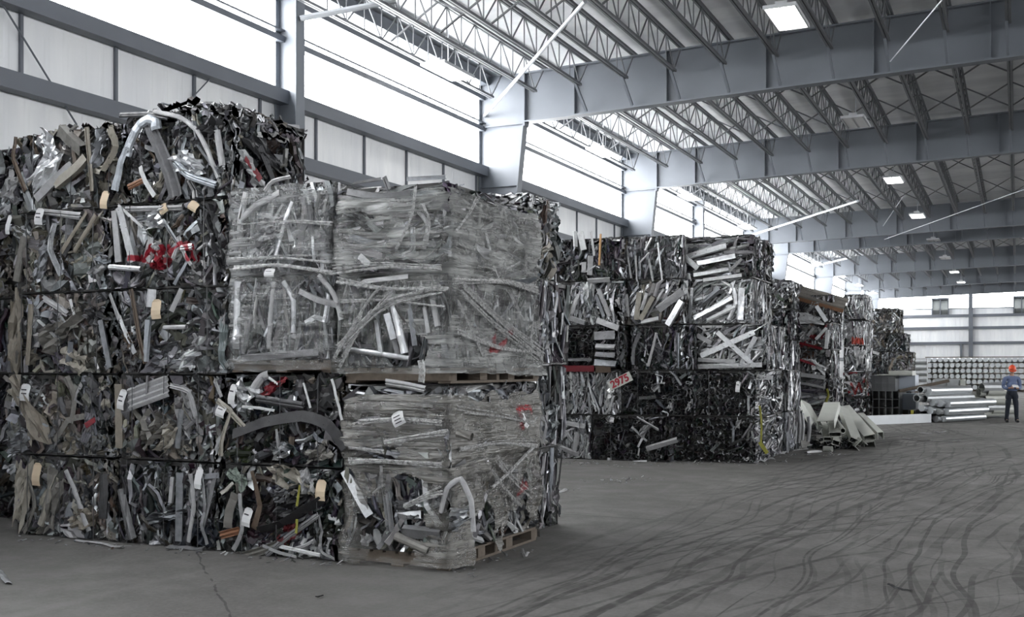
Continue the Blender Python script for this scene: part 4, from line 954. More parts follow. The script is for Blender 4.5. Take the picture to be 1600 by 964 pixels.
# board with painted digits, a part of the bale it is pressed into
def board(parent,c0,c1,hp,Y,text):
    a=at_Y(*c0,Y-.09); b=at_Y(*c1,Y-.09); d=b-a; L=np.linalg.norm(d); an=math.atan2(d[2],d[0]); hh=hp*(a@FWD)/F_PX
    o=build('painted_board',MB().box((-L/2,-.012,-hh/2),(L/2,.012,hh/2)),M['pale'],parent); 
    o.location=tuple((a+b)/2-np.array(parent.location)); o.rotation_euler=(0,-an,0); o['label']='pale board with red painted digits'
    cu=bpy.data.curves.new('digits','FONT'); cu.body=text; cu.size=hh*1.05; cu.align_x='CENTER'; cu.align_y='CENTER'; cu.extrude=.003; cu.offset=.006
    tmp=bpy.data.objects.new('digits',cu); C.objects.link(tmp); dg=bpy.context.evaluated_depsgraph_get(); dg.update(); dm=bpy.data.meshes.new_from_object(tmp.evaluated_get(dg)); bpy.data.objects.remove(tmp); dm.materials.clear()
    t=link('painted_digits',dm,M['red'],o); t.location=(0,-.015,0); t.rotation_euler=(math.pi/2,0,0); t['label']='red painted digits'
board(E['b22'],(952,604),(986,587),15,18.95,'2975')
# bales standing behind the right end of the second stack
for i in range(2):
    make_bale(('grey bale on the floor behind the right end of the second stack','grey bale second from the floor behind the right end of the second stack')[i],-5.5,X_at(1185,19.3)+.02,21.95,i*h,h,1.5,style='vertical',keep=8,seed=300+i,group='bales behind the second stack',faces=('front','right'))

# ------------------------------------------------------------------ third stack and the stacks beyond it
G3='bales of the third stack'
def grid(label,px0,px1,Y,z0,H_,D,style,seed,grp,keep=10,side=None,dens=.75,top=False,custom=(),tilt=0,mat=None,xoff=0):
    t=make_bale(label,X_at(px0,Y)+xoff,X_at(px1,Y)+xoff,Y,z0,H_,D,style=style,side=side,keep=keep,seed=seed,group=grp,dens=dens,top=top,custom=custom,wires=1,scale=1.1,mat=mat)
    return t
for i,(z,hh,st,lab) in enumerate(((0,.8,'darkv','dark bale on the floor at the left of the third stack'),(.8,.8,'darkv','grey bale second from the floor at the left of the third stack'),(1.6,.8,'vertical','bale of long upright grey strips third from the floor, left of the third stack'),(2.4,.78,'darkv','bale of bent grey bands fourth from the floor, left of the third stack'),(3.18,.72,'mixed','top bale of bright curled strips at the left of the third stack'))):
    grid(lab,1196,1236,27.4,z,hh,1.7,st,400+i,G3,keep=12,top=(i==4))
g1=grid('dark flat bale on the floor of the third stack behind the pale tubes',1238,1300,28.6,0,.72,1.8,'horizontal',410,G3,side='darkv')
g2=grid('dark bale with a yellow paint stripe second from the floor of the third stack',1240,1300,28.6,.72,.72,1.8,'horizontal',411,G3,side='darkv',custom=[(FL,[(1292,607),(1295,618),(1291,628)],4,'yellow',.06),(CH,[(1250,598),(1290,606)],3,'lgrey',.05)])
g3=grid('white and grey bale with red flecks and a tag, third from the floor, third stack',1235,1297,28.6,1.44,.74,1.8,'rust',412,G3,side='vertical',custom=[(FL,[(1250,562),(1275,570)],4,'red',.05),(S,[(1262,560),(1290,580)],10,'white',.04),(CH,[(1250,585),(1290,590)],6,'lgrey',.05)])
g4=grid('bale of white bars above red flecked sheets, fourth from the floor of the third stack',1238,1299,28.6,2.18,.68,1.8,'rust',413,G3,side='vertical',custom=[(CH,[(1275,530),(1292,512)],4,'white',.06),(CH,[(1293,515),(1291,545)],5,'white',.06),(CH,[(1262,525),(1272,512)],4,'lgrey',.06),(FL,[(1250,536),(1285,545)],4,'red',.05),(S,[(1240,535),(1258,520)],10,'lgrey',.05)])
g5=grid('top bale of dark and white sheets under the tilted wood slab, third stack',1240,1300,28.6,2.86,.72,1.8,'mixed',414,G3,side='darkv',top=True,custom=[(CH,[(1276,478),(1292,502)],6,'alub',.06),(S,[(1245,495),(1285,502)],14,'white',.05),(S,[(1250,485),(1262,468)],12,'dark',.05),(S,[(1265,480),(1278,470)],10,'lgrey',.05)])
paper_tag(g3,1271,574,28.6,6,8,'paper',-.3,1)
# wooden slab lying tilted over the top of the third stack
sl=thing('wooden_slab','weathered wooden slab with orange-brown edge lying tilted on top of the third stack','wood slab',at_Y(1286,463,29.0)-np.array([0,0,.02]))
sl.rotation_euler=(math.radians(24),math.radians(17),math.radians(8))
Ls=68*29.8/F_PX
rs=random.Random(4)
for k in range(3):
    y=-.5+k*.24; build('board',MB().box((-Ls/2-rs.random()*.05,y,.02),(Ls/2+rs.random()*.04,y+.225,.06+rs.random()*.012)),simple('grey_old_board_%d'%k,(.20,.185,.165),.8,0,.3,14,.2),sl)
for k in range(2):
    y=-.48+k*.56; build('batten',MB().box((-Ls/2,y,-.09),(Ls/2,y+.1,.02)),simple('orange_brown_batten_%d'%k,(.24,.125,.07),.75,0,.3,14,.2),sl)
# narrow stack with sprayed red letters
G4='bales of the narrow fourth stack'
YH=35.8
for i,(z,hh,st,lab,pt) in enumerate(((0,.8,'black','dark bale with a red smear on the floor of the narrow fourth stack','r'),(.8,.78,'rust','bale with red sprayed strokes second from the floor of the narrow fourth stack','r'),(1.60,.80,'light','white baled sheets third from the floor of the narrow fourth stack',None),(2.40,.80,'light','white and grey bale with orange-red sprayed letters, fourth from the floor, narrow fourth stack','o'),(3.24,.80,'light','top white bale of the narrow fourth stack',None))):
    m=None
    x0,x1=X_at(1318,YH),X_at(1353,YH)
    if pt=='o': 
        L=px_local([(1332,537),(1333,528),(1336,537),(1338,528),(1340,536),(1342,529),(1344,537),(1347,529),(1348,537)],YH,x0,x1,z,1.8); m=scrap_mat('letter_sprayed_scrap',chain(L),(.45,.07,.045),r=.04)
    if pt=='r': 
        L=px_local([(1330,600),(1336,615),(1342,598),(1346,612)],YH,x0,x1,z,1.8); m=scrap_mat('smear_sprayed_scrap_%d'%i,chain(L),(.20,.02,.02),r=.045)
    grid(lab,1318,1353,YH,z,hh,1.7,st,430+i,G4,mat=m,top=(i==4),keep=12,custom=[(S,[(1325,530),(1325,505)],14,'grey',.04),(S,[(1342,528),(1342,508)],12,'lgrey',.04)] if i==3 else ([(S,[(1343,570),(1343,545)],14,'lgrey',.05)] if i==2 else ()))
# fifth stack
G5='bales of the fifth stack'
YI=46.0
row=[('dark bale behind the square tubes on the floor, left of the fifth stack',1353,1389,0,.75,'darkv'),('dark bale behind the pale blue panels on the floor, right of the fifth stack',1389.5,1424,0,.75,'darkv'),
     ('second bale up of the fifth stack, left, mostly hidden by the square tubes',1353,1389,.75,.75,'darkv'),('second bale up of the fifth stack, right, behind the pale blue panels',1389.5,1424,.75,.75,'mixed'),
     ('third bale up of the fifth stack, dark with a leaning bar, left half',1354,1388,1.5,.85,'darkv'),('third bale up of the fifth stack, brownish grey, right half',1388.5,1424,1.5,.85,'crumple'),
     ('fourth bale up of the fifth stack with a white strip, left half',1354,1387,2.35,.75,'mixed'),('fourth bale up of the fifth stack, dark block, right half',1387.5,1416,2.35,.75,'darkv'),
     ('top bale of the fifth stack with pale curved bands',1354,1405,3.1,1.0,'crumple')]
for i,(lab,a,b,z,hh,st) in enumerate(row):
    grid(lab,a,b,YI,z,hh,1.8,st,450+i,G5,keep=8,top=(i==8),dens=.6,custom=[(CH,[(1355,547),(1374,553)],4,'lgrey',.06)] if i==6 else ())

# ------------------------------------------------------------------ long stock near the far end
def bar_thing(name,label,cat,a,b,prof,mat,group,caps=False,closed_end=None,r=None):
    """a long straight profile from a to b; origin at its near end"""
    a=np.array(a,float); b=np.array(b,float)
    o=build(name,MB().add(*sweep(np.array([a-a,b-a]),prof)),mat); o.location=tuple(a)
    return tag(o,label,cat,group)
def rod_thing(name,label,cat,a,b,r,mat,group,hollow=0,n=14):
    a=np.array(a,float); b=np.array(b,float); o=build(name,MB().tube((0,0,0),b-a,r,n,hollow=hollow),mat); o.location=tuple(a); return tag(o,label,cat,group)
# bundle of grey square tubes with their open ends to the camera
YJ=37.0; x0,x1=X_at(1363,YJ),X_at(1405,YJ); tw=(x1-x0)/4
zz=.12; rows=[.30,.27,.27,.25,.25]
WORD=['left end','second from the left','second from the right','right end']; LV=['bottom row','second row','middle row','fourth row','top row']
for r,hh in enumerate(rows):
    sh=-.12 if r>=3 else 0
    for c in range(4):
        o=MB().add(*sweep(np.array([[0,0,0],[0,2.4,0]]),thick(rectp(tw-.012,hh-.012),.016),np.tile((1.,0,0),(2,1))))
        if r>=3: o.box((-tw/2+.01,.02,-hh/2+.01),(tw/2-.01,.03,hh/2-.01))
        t=build('square_tube',o,M['tube_dark']); t.location=(x0+sh+(c+.5)*tw,YJ,zz+hh/2)
        tag(t,'grey square tube of the tube bundle, %s, %s'%(LV[r],WORD[c]),'square tube','square tubes in the bundle')
    zz+=hh
for q,y in enumerate((YJ+.3,YJ+2.0)):
    tag(build('timber_bearer',MB().box((x0-.2,y,0),(x1+.1,y+.12,.12)),M['wood']),('front','rear')[q]+' timber bearer on the floor under the square tube bundle','timber','bearers under the tube bundle')
tag(build('white_board',MB().box((X_at(1374,YJ)-.05,YJ-.1,zz+.0),(X_at(1426,YJ),YJ+1.6,zz+.03)).box((X_at(1389,YJ),YJ-.14,zz+.03),(X_at(1426,YJ),YJ+1.2,zz+.15)),M['pale']),'white board lying across the top of the square tube bundle','board')
p0=at_Y(1404,590,38.2); p1=at_Y(1430,610,38.2)
tag(build('panel_bundle',MB().box((p0[0],38.2,.93),(p1[0],39.6,zz)),M['palebox']),'upper pale blue wrapped panel bundle right of the square tubes','panel bundle','pale blue bundles')
tag(build('panel_bundle',MB().box((p0[0]+.04,38.1,.32),(p1[0]+.02,39.6,.84)),M['palebox']),'lower pale blue wrapped panel bundle right of the square tubes','panel bundle','pale blue bundles')
tag(build('timber_beam',MB().bar(at_Y(1405,611,36.8),at_Y(1482,595,37.4),.16,.09),M['wood']),'dark timber beam slanting over the pale blue bundles','timber')
tag(build('timber_bearer',MB().box((p0[0]-.02,38.2,0),(p1[0]+.3,38.6,.32)),M['wood']),'timber bearer under the lower pale blue bundle','timber','bearers under the panel bundles')
# long bright channel on the floor
a=at_floor(1350,664); b=at_floor(1452,660)
o=build('aluminium_channel',MB().add(*sweep(np.array([[0,0,0],list((b-a))]),thick([(-.07,.0),(-.07,.27),(.07,.27),(.07,0)],.012))),M['alu']); o.location=tuple(a); tag(o,'long bright aluminium channel lying on the floor in front of the square tubes','channel')
# round bars and tubes in two untidy bundles
GB='round bars of the long stock pile'
def spot(px,py,d):                                # point at optical depth d
    r=ray(px,py); return r*d+np.array([0,0,EYE])
nb=[(1440,638,.10,'alu',0),(1453,641,.12,'alu',0),(1466,643,.10,'alu_dull',0),(1478,643,.11,'alu',0),(1432,622,.11,'alu_dull',1),(1444,623,.12,'alu_dull',1),(1456,629,.11,'alu',0),(1468,630,.12,'alu',0),(1480,631,.12,'alu',0),(1450,611,.13,'alu',0),(1438,609,.10,'alu_dull',1),(1462,655,.10,'alu_dull',0),(1474,656,.10,'alu',0)]
for i,(px,py,r,m,hol) in enumerate(nb):
    a=spot(px,py,34.0); a[2]=max(a[2],r+.005); d=np.array([.42,.9,0]); L=2.6+.2*(i%3)
    rod_thing('round_bar',('shiny round bar in the long stock pile, %s' if m=='alu' else 'dull hollow tube in the long stock pile, %s' if hol else 'dull round bar in the long stock pile, %s')%['upper left of the bottom group','bottom group second','bottom group third','bottom group fourth','left of the open tubes','beside the left open tube','middle row first','middle row second','middle row third','top left above the open tubes','top left end','lowest on the floor, left','lowest on the floor, right'][i],'round bar',a,a+d*L,r,M[m],GB,.02 if hol else 0)
for i,(px,py) in enumerate(((1425,645),(1443,644))):
    a=spot(px,py+2,34.3); o=build('square_tube',MB().add(*sweep(np.array([[0,0,0],[.3,2.2,0]]),thick(rectp(.2,.24),.02),np.tile((1.,0,0),(2,1)))),M['tube_dark']); a[2]=max(.13,a[2]); o.location=tuple(a)
    tag(o,('open square tube with a yellow stripe','open square tube left of the round bar ends')[i]+' at the left of the round bars','square tube','loose square tubes')
    if i==0: build('yellow_stripe',MB().box((-.04,-.012,-.12),(.05,-.004,.12)),simple('yellow_paint',(.40,.36,.05),.6),o)
# pale block of panels behind the bars
q0=at_Y(1458,600,38.0); q1=at_Y(1497,622,38.0)
for k in range(2):
    for j in range(2):
        xx0=q0[0]+(.38*k); tag(build('metal_block',MB().box((xx0,38.7,.62+.36*j),(xx0+.36,39.6,.975+.36*j)),M['alu_dull']),'grey metal block in the cluster behind the round bars, %s %s'%(('lower','upper')[j],('left','right')[k]),'metal block','metal blocks')
tag(build('panel_bundle',MB().box((q0[0]+.8,38.6,.5),(q1[0]+.15,39.8,1.32)).box((q0[0]+.85,38.58,.5),(q0[0]+.95,38.6,1.3)),M['pale']),'pale wrapped panel bundle between the metal blocks and the thin pipes','panel bundle')
tag(build('timber_bearer',MB().box((q0[0]-.1,38.7,0),(q1[0]+.1,39.5,.5)).box((q0[0]-.1,38.7,.5),(q0[0]+.78,39.5,.62)),M['alu_dull']),'dull metal base block under the grey metal blocks','metal block')
# right bundle: rolls and pipes with dark open ends
GP='pipes and rolls of the right bundle'
pp=[(1534,606,.16,1),(1541,611,.14,1),(1529,613,.13,1),(1546,604,.15,0),(1536,623,.16,1),(1545,625,.15,1),(1528,627,.13,0),(1518,621,.15,0),(1508,622,.14,0),(1540,637,.16,1),(1549,640,.15,0),(1534,645,.15,0),(1543,648,.12,0),(1522,636,.14,0)]
pos_w=['top left open pipe','top middle open pipe','left open pipe below the top','topmost pale roll','second row open pipe','second row right open pipe','second row left roll','left roll lying at the back','leftmost roll','third row open pipe','third row right roll','bottom left roll','bottom right roll','left roll above the channel']
for i,(px,py,r,hol) in enumerate(pp):
    a=spot(px,py,36.2+.05*i); a[2]=max(a[2],r+.01); d=np.array([.80,.60,0])
    rod_thing('metal_pipe','pale metal pipe in the right bundle, %s'%pos_w[i],'pipe',a,a+d*(.75+.1*(i%3)),r,M['pale'] if i%3 else M['alu_dull'],GP,.012 if hol else 0,12)
a=spot(1508,651,36); a[2]=.02
o=build('steel_channel',MB().add(*sweep(np.array([[0,0,0],[.2,1.6,0]]),thick([(-.18,.16),(-.18,0),(.18,0),(.18,.16)],.03),np.tile((1.,0,0),(2,1)))),M['pale']); o.location=tuple(a); tag(o,'pale open channel on the floor at the front of the right bundle','channel')
# far wall of billets
GL='billets stacked at the far end'
YB=86.0; xs0=X_at(1447,YB); pit=.385; n=0
rowz=[.30+.40*k for k in range(6)]
proto=None
for r in range(6):
    for c in range(20 if r<5 else 19):
        if r==0 and c<7: continue                 # hidden behind the nearer stock
        x=xs0+.2+c*pit+(.0 if r%2 else .05); z=rowz[r]
        lab='round billet in the far stack, %s row from the floor, %s from the left'%(ORD[r],ORD[c] if c<16 else ['seventeenth','eighteenth','nineteenth','twentieth'][c-16])
        if proto is None:
            proto=rod_thing('aluminium_billet',lab,'billet',(x,YB,z),(x,YB+5,z),.17,M['alu'],GL,0,14)
        else:
            q=proto.copy(); C.objects.link(q); q.location=(x,YB,z); q['label']=lab
for k in range(7):
    z=.06+.40*k
    tag(build('timber_bearer',MB().box((xs0-.1,YB+.5,z),(xs0+7.9,YB+.62,z+.07)) if k else MB().box((xs0-.1,YB+.5,0),(xs0+7.9,YB+.62,.12)),M['wood']),'long timber spacer between the billets, %s layer from the floor'%ORD[k],'timber','spacers between the billets')
for k in range(5):
    z=.56+.402*k; a=np.array([X_at(1449,80),80,z]); 
    rod_thing('long_log','long grey round bar lying sideways left of the billets, %s from the floor'%ORD[k],'round bar',a,a+np.array([-3.2,.4,0]),.2,M['alu_dull'],'long bars lying sideways',0,14)
tag(build('timber_bearer',MB().box((X_at(1449,80)-3.2,79.8,0),(X_at(1449,80)-.1,80.4,.36)),M['wood']),'timber base under the long bars lying sideways','timber')
# ------------------------------------------------------------------ pile of pale tubes on the floor
GT='pale box tubes of the floor pile'
def tubep(label,near,far,w,hh,roll=0,mat='pale',open_=False,name='box_tube',t=.012,zn=None,zf=None,dn=23.0,df=26.0):
    a=spot(near[0],near[1],dn); b=spot(far[0],far[1],df)
    if zn is not None: a[2]=zn
    if zf is not None: b[2]=zf
    pr=thick(rectp(w,hh),t) if not open_ else thick([(-w/2,-hh/2),(-w/2,hh/2),(w/2,hh/2),(w/2,-hh/2)],t)
    c,s=math.cos(roll),math.sin(roll); pr=pr@np.array([[c,-s],[s,c]]).T
    o=build(name,MB().add(*sweep(np.array([[0,0,0],list(b-a)]),pr)),M[mat]); o.location=tuple(a); return tag(o,label,'metal tube',GT)
tubep('right pale box tube of the floor pile, its dark open end to the camera',(1359,684),(1320,638),.235,.12,.2,dn=23.2,df=26.0)
tubep('lower open channel under the right pale box tube of the floor pile',(1359,696),(1326,655),.22,.15,.2,dn=23.4,df=26.2)
tubep('middle pale double box tube with a small black mark in the floor pile',(1337,690),(1318,640),.26,.10,-.45,dn=22.8,df=25.6)
tubep('wide pale channel lying on top of the floor pile, flanges up',(1290,664),(1300,634),.34,.16,.05,open_=True,name='wide_channel',dn=22.6,df=24.6)
tubep('bent pale channel at the upper left of the floor pile',(1276,668),(1256,632),.22,.14,-.5,open_=True,name='wide_channel',dn=22.8,df=24.6)
tubep('pale box tube under the wide channel in the floor pile, dark mouth showing',(1305,679),(1300,650),.23,.09,.06,dn=22.5,df=25)
tubep('small square tube left of centre in the floor pile',(1293,686),(1285,660),.15,.08,.0,dn=22.5,df=25)
tubep('small tilted square tube at the front of the floor pile',(1306,692),(1298,665),.14,.10,-.3,dn=22.4,df=25)
tubep('thin flat channel sticking out at the right of the floor pile',(1376,681),(1345,650),.12,.16,.1,open_=True,name='wide_channel',dn=23.8,df=26.5)
tubep('angle lying on the floor at the front right of the floor pile',(1346,703),(1322,672),.2,.15,.78,open_=True,name='wide_channel',dn=22.4,df=24.8,zn=.10,zf=.12)
a=spot(1317,673,22.7); b=spot(1304,655,24.5); rod_thing('round_tube','pale round tube with a dark mouth in the middle of the floor pile','metal tube',a,b,.055,M['pale'],GT,.012)
a=spot(1300,708,22.0); b=spot(1287,706,22.1); a[2]=.06; b[2]=.06; rod_thing('round_tube','short pale round tube lying on the floor before the pile','metal tube',a,b,.05,M['pale'],GT,.012)
for i,(x,yb,yt,w) in enumerate(((1247,692,638,5),(1252,688,645,7),(1262,690,650,6))):
    a=spot(x,yb,22.6); b=spot(x-2+3*i,yt,22.9); rg=np.random.default_rng(60+i)
    V,F=strip('gutter' if i!=1 else 'flat',rg,None,0,0,w*22.6/F_PX,0,0,.3,pts=np.array([(0,0,0),(.03,.3,.02),(.0,.6,0)]))
    V=np.column_stack([V[:,0],-V[:,2],V[:,1]*(b[2]-a[2])/.6]); o=build('bent_strip',MB().add(V,F,COL['lgrey']),M['scrap']); a[2]=max(.01,a[2]); o.location=tuple(a)
    tag(o,('thin upright strip','brownish upright strip','wide upright strip')[i]+' leaning at the left end of the pale tube pile','scrap strip','strips leaning on the pile')
rg=np.random.default_rng(77); mb=MB()
for k in range(46):
    px=rg.uniform(1262,1335); py=rg.uniform(684,704); a=spot(px,py,22.9); a[2]=max(.03,a[2]); s_=rg.uniform(.04,.09); an=rg.uniform(0,3)
    pr=thick([(-s_/2,-s_/2),(-s_/2,s_/2),(s_/2,s_/2)],.006) if k%2 else thick(rectp(s_,s_*.6),.006)
    V,F=sweep(np.array([a,a+np.array([-.05,.9,-.02])]),pr@np.array([[math.cos(an),-math.sin(an)],[math.sin(an),math.cos(an)]]).T); mb.add(V,F,pick_col(rg,'grey'))
tag(build('profile_offcuts',mb,M['scrap']),'tangle of small profile offcuts under the pale tube pile','offcuts',kind='stuff')

# ------------------------------------------------------------------ loose pieces on the floor
GD='loose scrap on the floor'
def floor_piece(label,pts,wpx,kind='flat',col='lgrey',z=.012,seed=0):
    P=np.array([at_floor(*p) for p in pts]); d=float(P[0]@FWD); w=wpx*d/F_PX; c=P.mean(0); c[2]=0
    tt=np.linspace(0,1,len(P)); t2=np.linspace(0,1,len(P)*2+1); P=np.column_stack([np.interp(t2,tt,P[:,k]) for k in range(3)])-c
    rg=np.random.default_rng(seed); P[:,2]=z+np.abs(rg.normal(0,.012,len(P)))
    V,F=strip(kind,rg,None,0,0,w,0,0,.15,pts=P); V[:,2]=np.maximum(V[:,2],.002)
    o=build('scrap_strip',MB().add(V,F,COL[col]),M['scrap']); o.location=tuple(c); return tag(o,label,'scrap strip',GD)
FP=[('long flat plank lying in front of the dark lump bale, lower one',[(1046,722),(1085,706),(1118,697)],14,'chan','lgrey'),('flat plank lying in front of the dark lump bale, upper one',[(1062,714),(1095,705),(1124,704)],10,'chan','alud'),('pale plank with a yellow end lying at the foot of the second stack',[(1050,706),(1066,700)],9,'chan','yellow'),
    ('thin pale strip on the floor at the foot of the lump bale',[(1090,716),(1130,714),(1165,716)],7,'flat','lgrey'),('crumpled pale offcut on the floor near the corner of the second stack',[(1158,718),(1178,710),(1186,716)],14,'gutter','lgrey'),('white offcut lying under the yellow stripe at the corner of the second stack',[(1188,722),(1200,712),(1206,718)],12,'gutter','alub'),
    ('long pale strip on the floor between the second stack and the pale tubes',[(1205,712),(1240,704),(1262,702)],8,'gutter','lgrey'),('small white piece on the floor between the second stack and the pale tubes',[(1222,710),(1232,705)],8,'flat','white'),('pale square offcut on the floor in front of the tube pile',[(1257,708),(1281,706)],9,'chan','lgrey'),
    ('strip lying alone on the open floor before the long channel, near one',[(1435,688),(1460,691),(1500,690)],5,'flat','lgrey'),('small dark strip lying at the left of the lone floor strip',[(1411,686),(1424,688)],5,'flat','grey'),('pale strip lying alone on the open floor, far one',[(1438,677),(1456,678)],3,'flat','lgrey'),('thin strip on the open floor right of the far lone strip',[(1462,676),(1478,675)],3,'flat','lgrey'),
    ('pale plank on the floor right behind the dusty wrapped load',[(850,772),(868,770),(884,768)],6,'chan','lgrey'),('crumpled flake on the floor behind the dusty wrapped load',[(852,756),(866,752)],9,'gutter','grey'),
    ('curled pale scrap at the bottom left edge of the picture',[(0,893),(6,902),(15,914)],10,'gutter','alu'),('short angle on the floor at the foot of the dark twisted bale',[(262,857),(318,861)],10,'chan','grey'),('thin pale strips lying on the floor at the foot of the beige bale',[(118,846),(150,850),(190,858)],5,'flat','lgrey'),('crumpled offcut on the floor at the foot of the black panel bale',[(372,866),(392,862),(400,855)],10,'gutter','warm'),
    ('small ring of wire on the floor right of the dusty wrapped load',[(816,864),(820,872),(826,868)],4,'flat','lgrey'),('dark chip on the open floor in front of the dusty load',[(735,905),(746,904)],4,'flat','dark'),('dark chips on the open floor, lower right',[(1388,918),(1404,922),(1424,926)],5,'flat','black'),('dark chip on the floor left of the middle joint',[(494,936),(504,933)],4,'flat','black')]
for i,(lab,pts,w,kd,c) in enumerate(FP): floor_piece(lab,pts,w,kd,c,seed=700+i)
mb=MB(); rg=np.random.default_rng(99)
def flakes(n,p0,p1,spread):
    for k in range(n):
        t=rg.random(); q=at_floor(p0[0]+(p1[0]-p0[0])*t,p0[1]+(p1[1]-p0[1])*t)+np.append(rg.normal(0,spread,2),0); q[2]=.004
        s_=abs(rg.normal(.025,.02))+.008; an=rg.uniform(0,3); d=np.array([math.cos(an),math.sin(an),rg.normal(0,.3)])*s_
        d[2]=abs(d[2]); mb.bar(q,q+d,.012+.01*rg.random(),.003,col=pick_col(rg,'bright' if k%2 else 'mixed'))
flakes(70,(25,842),(540,884),.07); flakes(30,(690,896),(845,856),.07); flakes(150,(860,726),(1230,722),.25); flakes(40,(940,752),(1010,750),.2); flakes(50,(1200,712),(1330,710),.15); flakes(30,(850,770),(885,765),.15)
tag(build('metal_flakes',mb,M['scrap']),'small bright metal flakes scattered along the foot of the stacks','metal flakes',kind='stuff')
# ------------------------------------------------------------------ worker in an orange helmet
def skin_obj(chains,levels=2):
    """chains: lists of (x,y,z,rx,ry); joints shared by position"""
    me=bpy.data.meshes.new('figure'); bm=bmesh.new(); vs={}; rad=[]
    def vtx(j):
        k=tuple(round(c,4) for c in j[:3])
        if k not in vs: vs[k]=bm.verts.new(k); rad.append(j[3:])
        return vs[k]
    for ch in chains:
        for a,b in zip(ch,ch[1:]):
            e=(vtx(a),vtx(b))
            if not bm.edges.get(e): bm.edges.new(e)
    bm.to_mesh(me); bm.free()
    o=bpy.data.objects.new('figure',me); C.objects.link(o)
    md=o.modifiers.new('s','SKIN'); md.branch_smoothing=.6
    for i,r in enumerate(rad): me.skin_vertices[0].data[i].radius=(r[0],r[1]); 
    me.skin_vertices[0].data[0].use_root=True
    o.modifiers.new('u','SUBSURF').levels=levels
    dg=bpy.context.evaluated_depsgraph_get(); dg.update()
    nm=bpy.data.meshes.new_from_object(o.evaluated_get(dg)); bpy.data.objects.remove(o); return nm
def remesh(me,vox):
    o=bpy.data.objects.new('figure',me); C.objects.link(o); md=o.modifiers.new('r','REMESH'); md.mode='VOXEL'; md.voxel_size=vox; md.use_smooth_shade=True
    sm=o.modifiers.new('sm','SMOOTH'); sm.iterations=3; sm.factor=.5
    dg=bpy.context.evaluated_depsgraph_get(); dg.update(); nm=bpy.data.meshes.new_from_object(o.evaluated_get(dg)); bpy.data.objects.remove(o); return nm
def ell(bm,c,r,rot=None,seg=20):
    m=Matrix.Translation(c)@(rot or Matrix.Identity(4))@Matrix.Diagonal((*r,1)); bmesh.ops.create_uvsphere(bm,u_segments=seg,v_segments=seg//2+2,radius=1,matrix=m)
def person():
    feet=at_floor(1581,660); 
    t=thing('person','person in orange hard hat, blue shirt and dark trousers, reading a paper','person',(feet[0],feet[1],0))
    t.rotation_euler=(0,0,math.atan2(-feet[0],feet[1])+math.radians(14))
    P0=(0,.0,.93,.135,.105)
    sp=[P0,(0,-.005,1.05,.130,.098),(0,0,1.22,.145,.105),(0,.01,1.36,.150,.105),(0,.01,1.44,.085,.075),(0,-.01,1.51,.052,.055),(0,-.025,1.57,.05,.055)]
    def arm(s):
        return [(0,.01,1.36,.150,.105),(s*.13,.01,1.40,.07,.07),(s*.195,.01,1.38,.062,.062),(s*.228,.03,1.24,.048,.050),(s*.245,.03,1.11,.042,.044),(s*.19,-.11,1.06,.040,.042),(s*.10,-.25,1.085,.028,.032)]
    def leg(s,dy):
        return [P0,(s*.085,0,.86,.092,.098),(s*.105,-.01+dy*.3,.68,.078,.085),(s*.12,-.02+dy*.6,.48,.058,.062),(s*.13,.01+dy,.30,.055,.060),(s*.14,.015+dy,.09,.038,.042)]
    body=skin_obj([sp,arm(-1),arm(1),leg(-1,.03)+[(-.155,-.10+.03,.045,.038,.03)],leg(1,-.02)+[(.165,-.14,.045,.038,.03)]])
    bm=bmesh.new(); bm.from_mesh(body)
    hc=Vector((0,-.045,1.635)); tilt=Matrix.Rotation(math.radians(22),4,'X')
    ell(bm,hc,(.076,.096,.112),tilt); ell(bm,hc+Vector((0,-.045,-.065)),(.052,.055,.05),tilt)           # skull, jaw
    ell(bm,hc+Vector((0,-.105,-.035)),(.014,.022,.026),tilt,10)                                            # nose
    ell(bm,hc+Vector((0,-.095,.0)),(.055,.014,.012),tilt,10); ell(bm,hc+Vector((0,-.088,-.078)),(.026,.014,.009),tilt,10)  # brow, mouth
    for s in (-1,1): ell(bm,hc+Vector((s*.078,.005,-.02)),(.012,.022,.032),tilt,10)
    for s in (-1,1):                                                                                       # palms and fingers
        w=Vector((s*.10,-.25,1.085)); d=Vector((-s*.55,-.75,.08)).normalized(); up=Vector((0,.1,1)).normalized(); sd=d.cross(up)
        q=d.to_track_quat('Y','Z').to_matrix().to_4x4()
        ell(bm,w+d*.05,(.016,.050,.040),q,12)
        for k,(off,L) in enumerate(((.030,.062),(.010,.072),(-.010,.068),(-.029,.052))):
            b=w+d*.085+up*off
            for j,f in enumerate((.15,.5,.85)): ell(bm,b+d*(L*f*.8)+sd*(-s*.018*f*f),(.0085,L*.24,.0085),q,8)
        th=(d*.5+up*.75).normalized(); qt=th.to_track_quat('Y','Z').to_matrix().to_4x4()
        for f in (.2,.7): ell(bm,w+d*.025+up*.03+th*(.055*f),(.010,.022,.010),qt,8)
    bm.to_mesh(body); bm.free()
    sk=remesh(body,.009); skin=simple('skin',(.42,.24,.17),.55,0,.06,8)
    link('body',sk,skin,t)
    def grow(ch,k): return [(x,y,z,a+k,b+k) for x,y,z,a,b in ch]
    sh=[(0,-.003,.97,.142,.112),(0,-.005,1.05,.140,.108)]+sp[2:4]+[(0,.012,1.445,.09,.078),(0,-.004,1.485,.062,.062)]
    shirt=skin_obj([grow(sh,.014),grow(arm(-1)[:6],.014)+grow([(-.135,-.212,1.078,.030,.034)],.014),grow(arm(1)[:6],.014)+grow([(.135,-.212,1.078,.030,.034)],.014)])
    b=bmesh.new(); b.from_mesh(shirt); ell(b,Vector((0,-.002,1.03)),(.165,.132,.085)); ell(b,Vector((0,0,1.17)),(.165,.128,.15)); b.to_mesh(shirt); b.free()
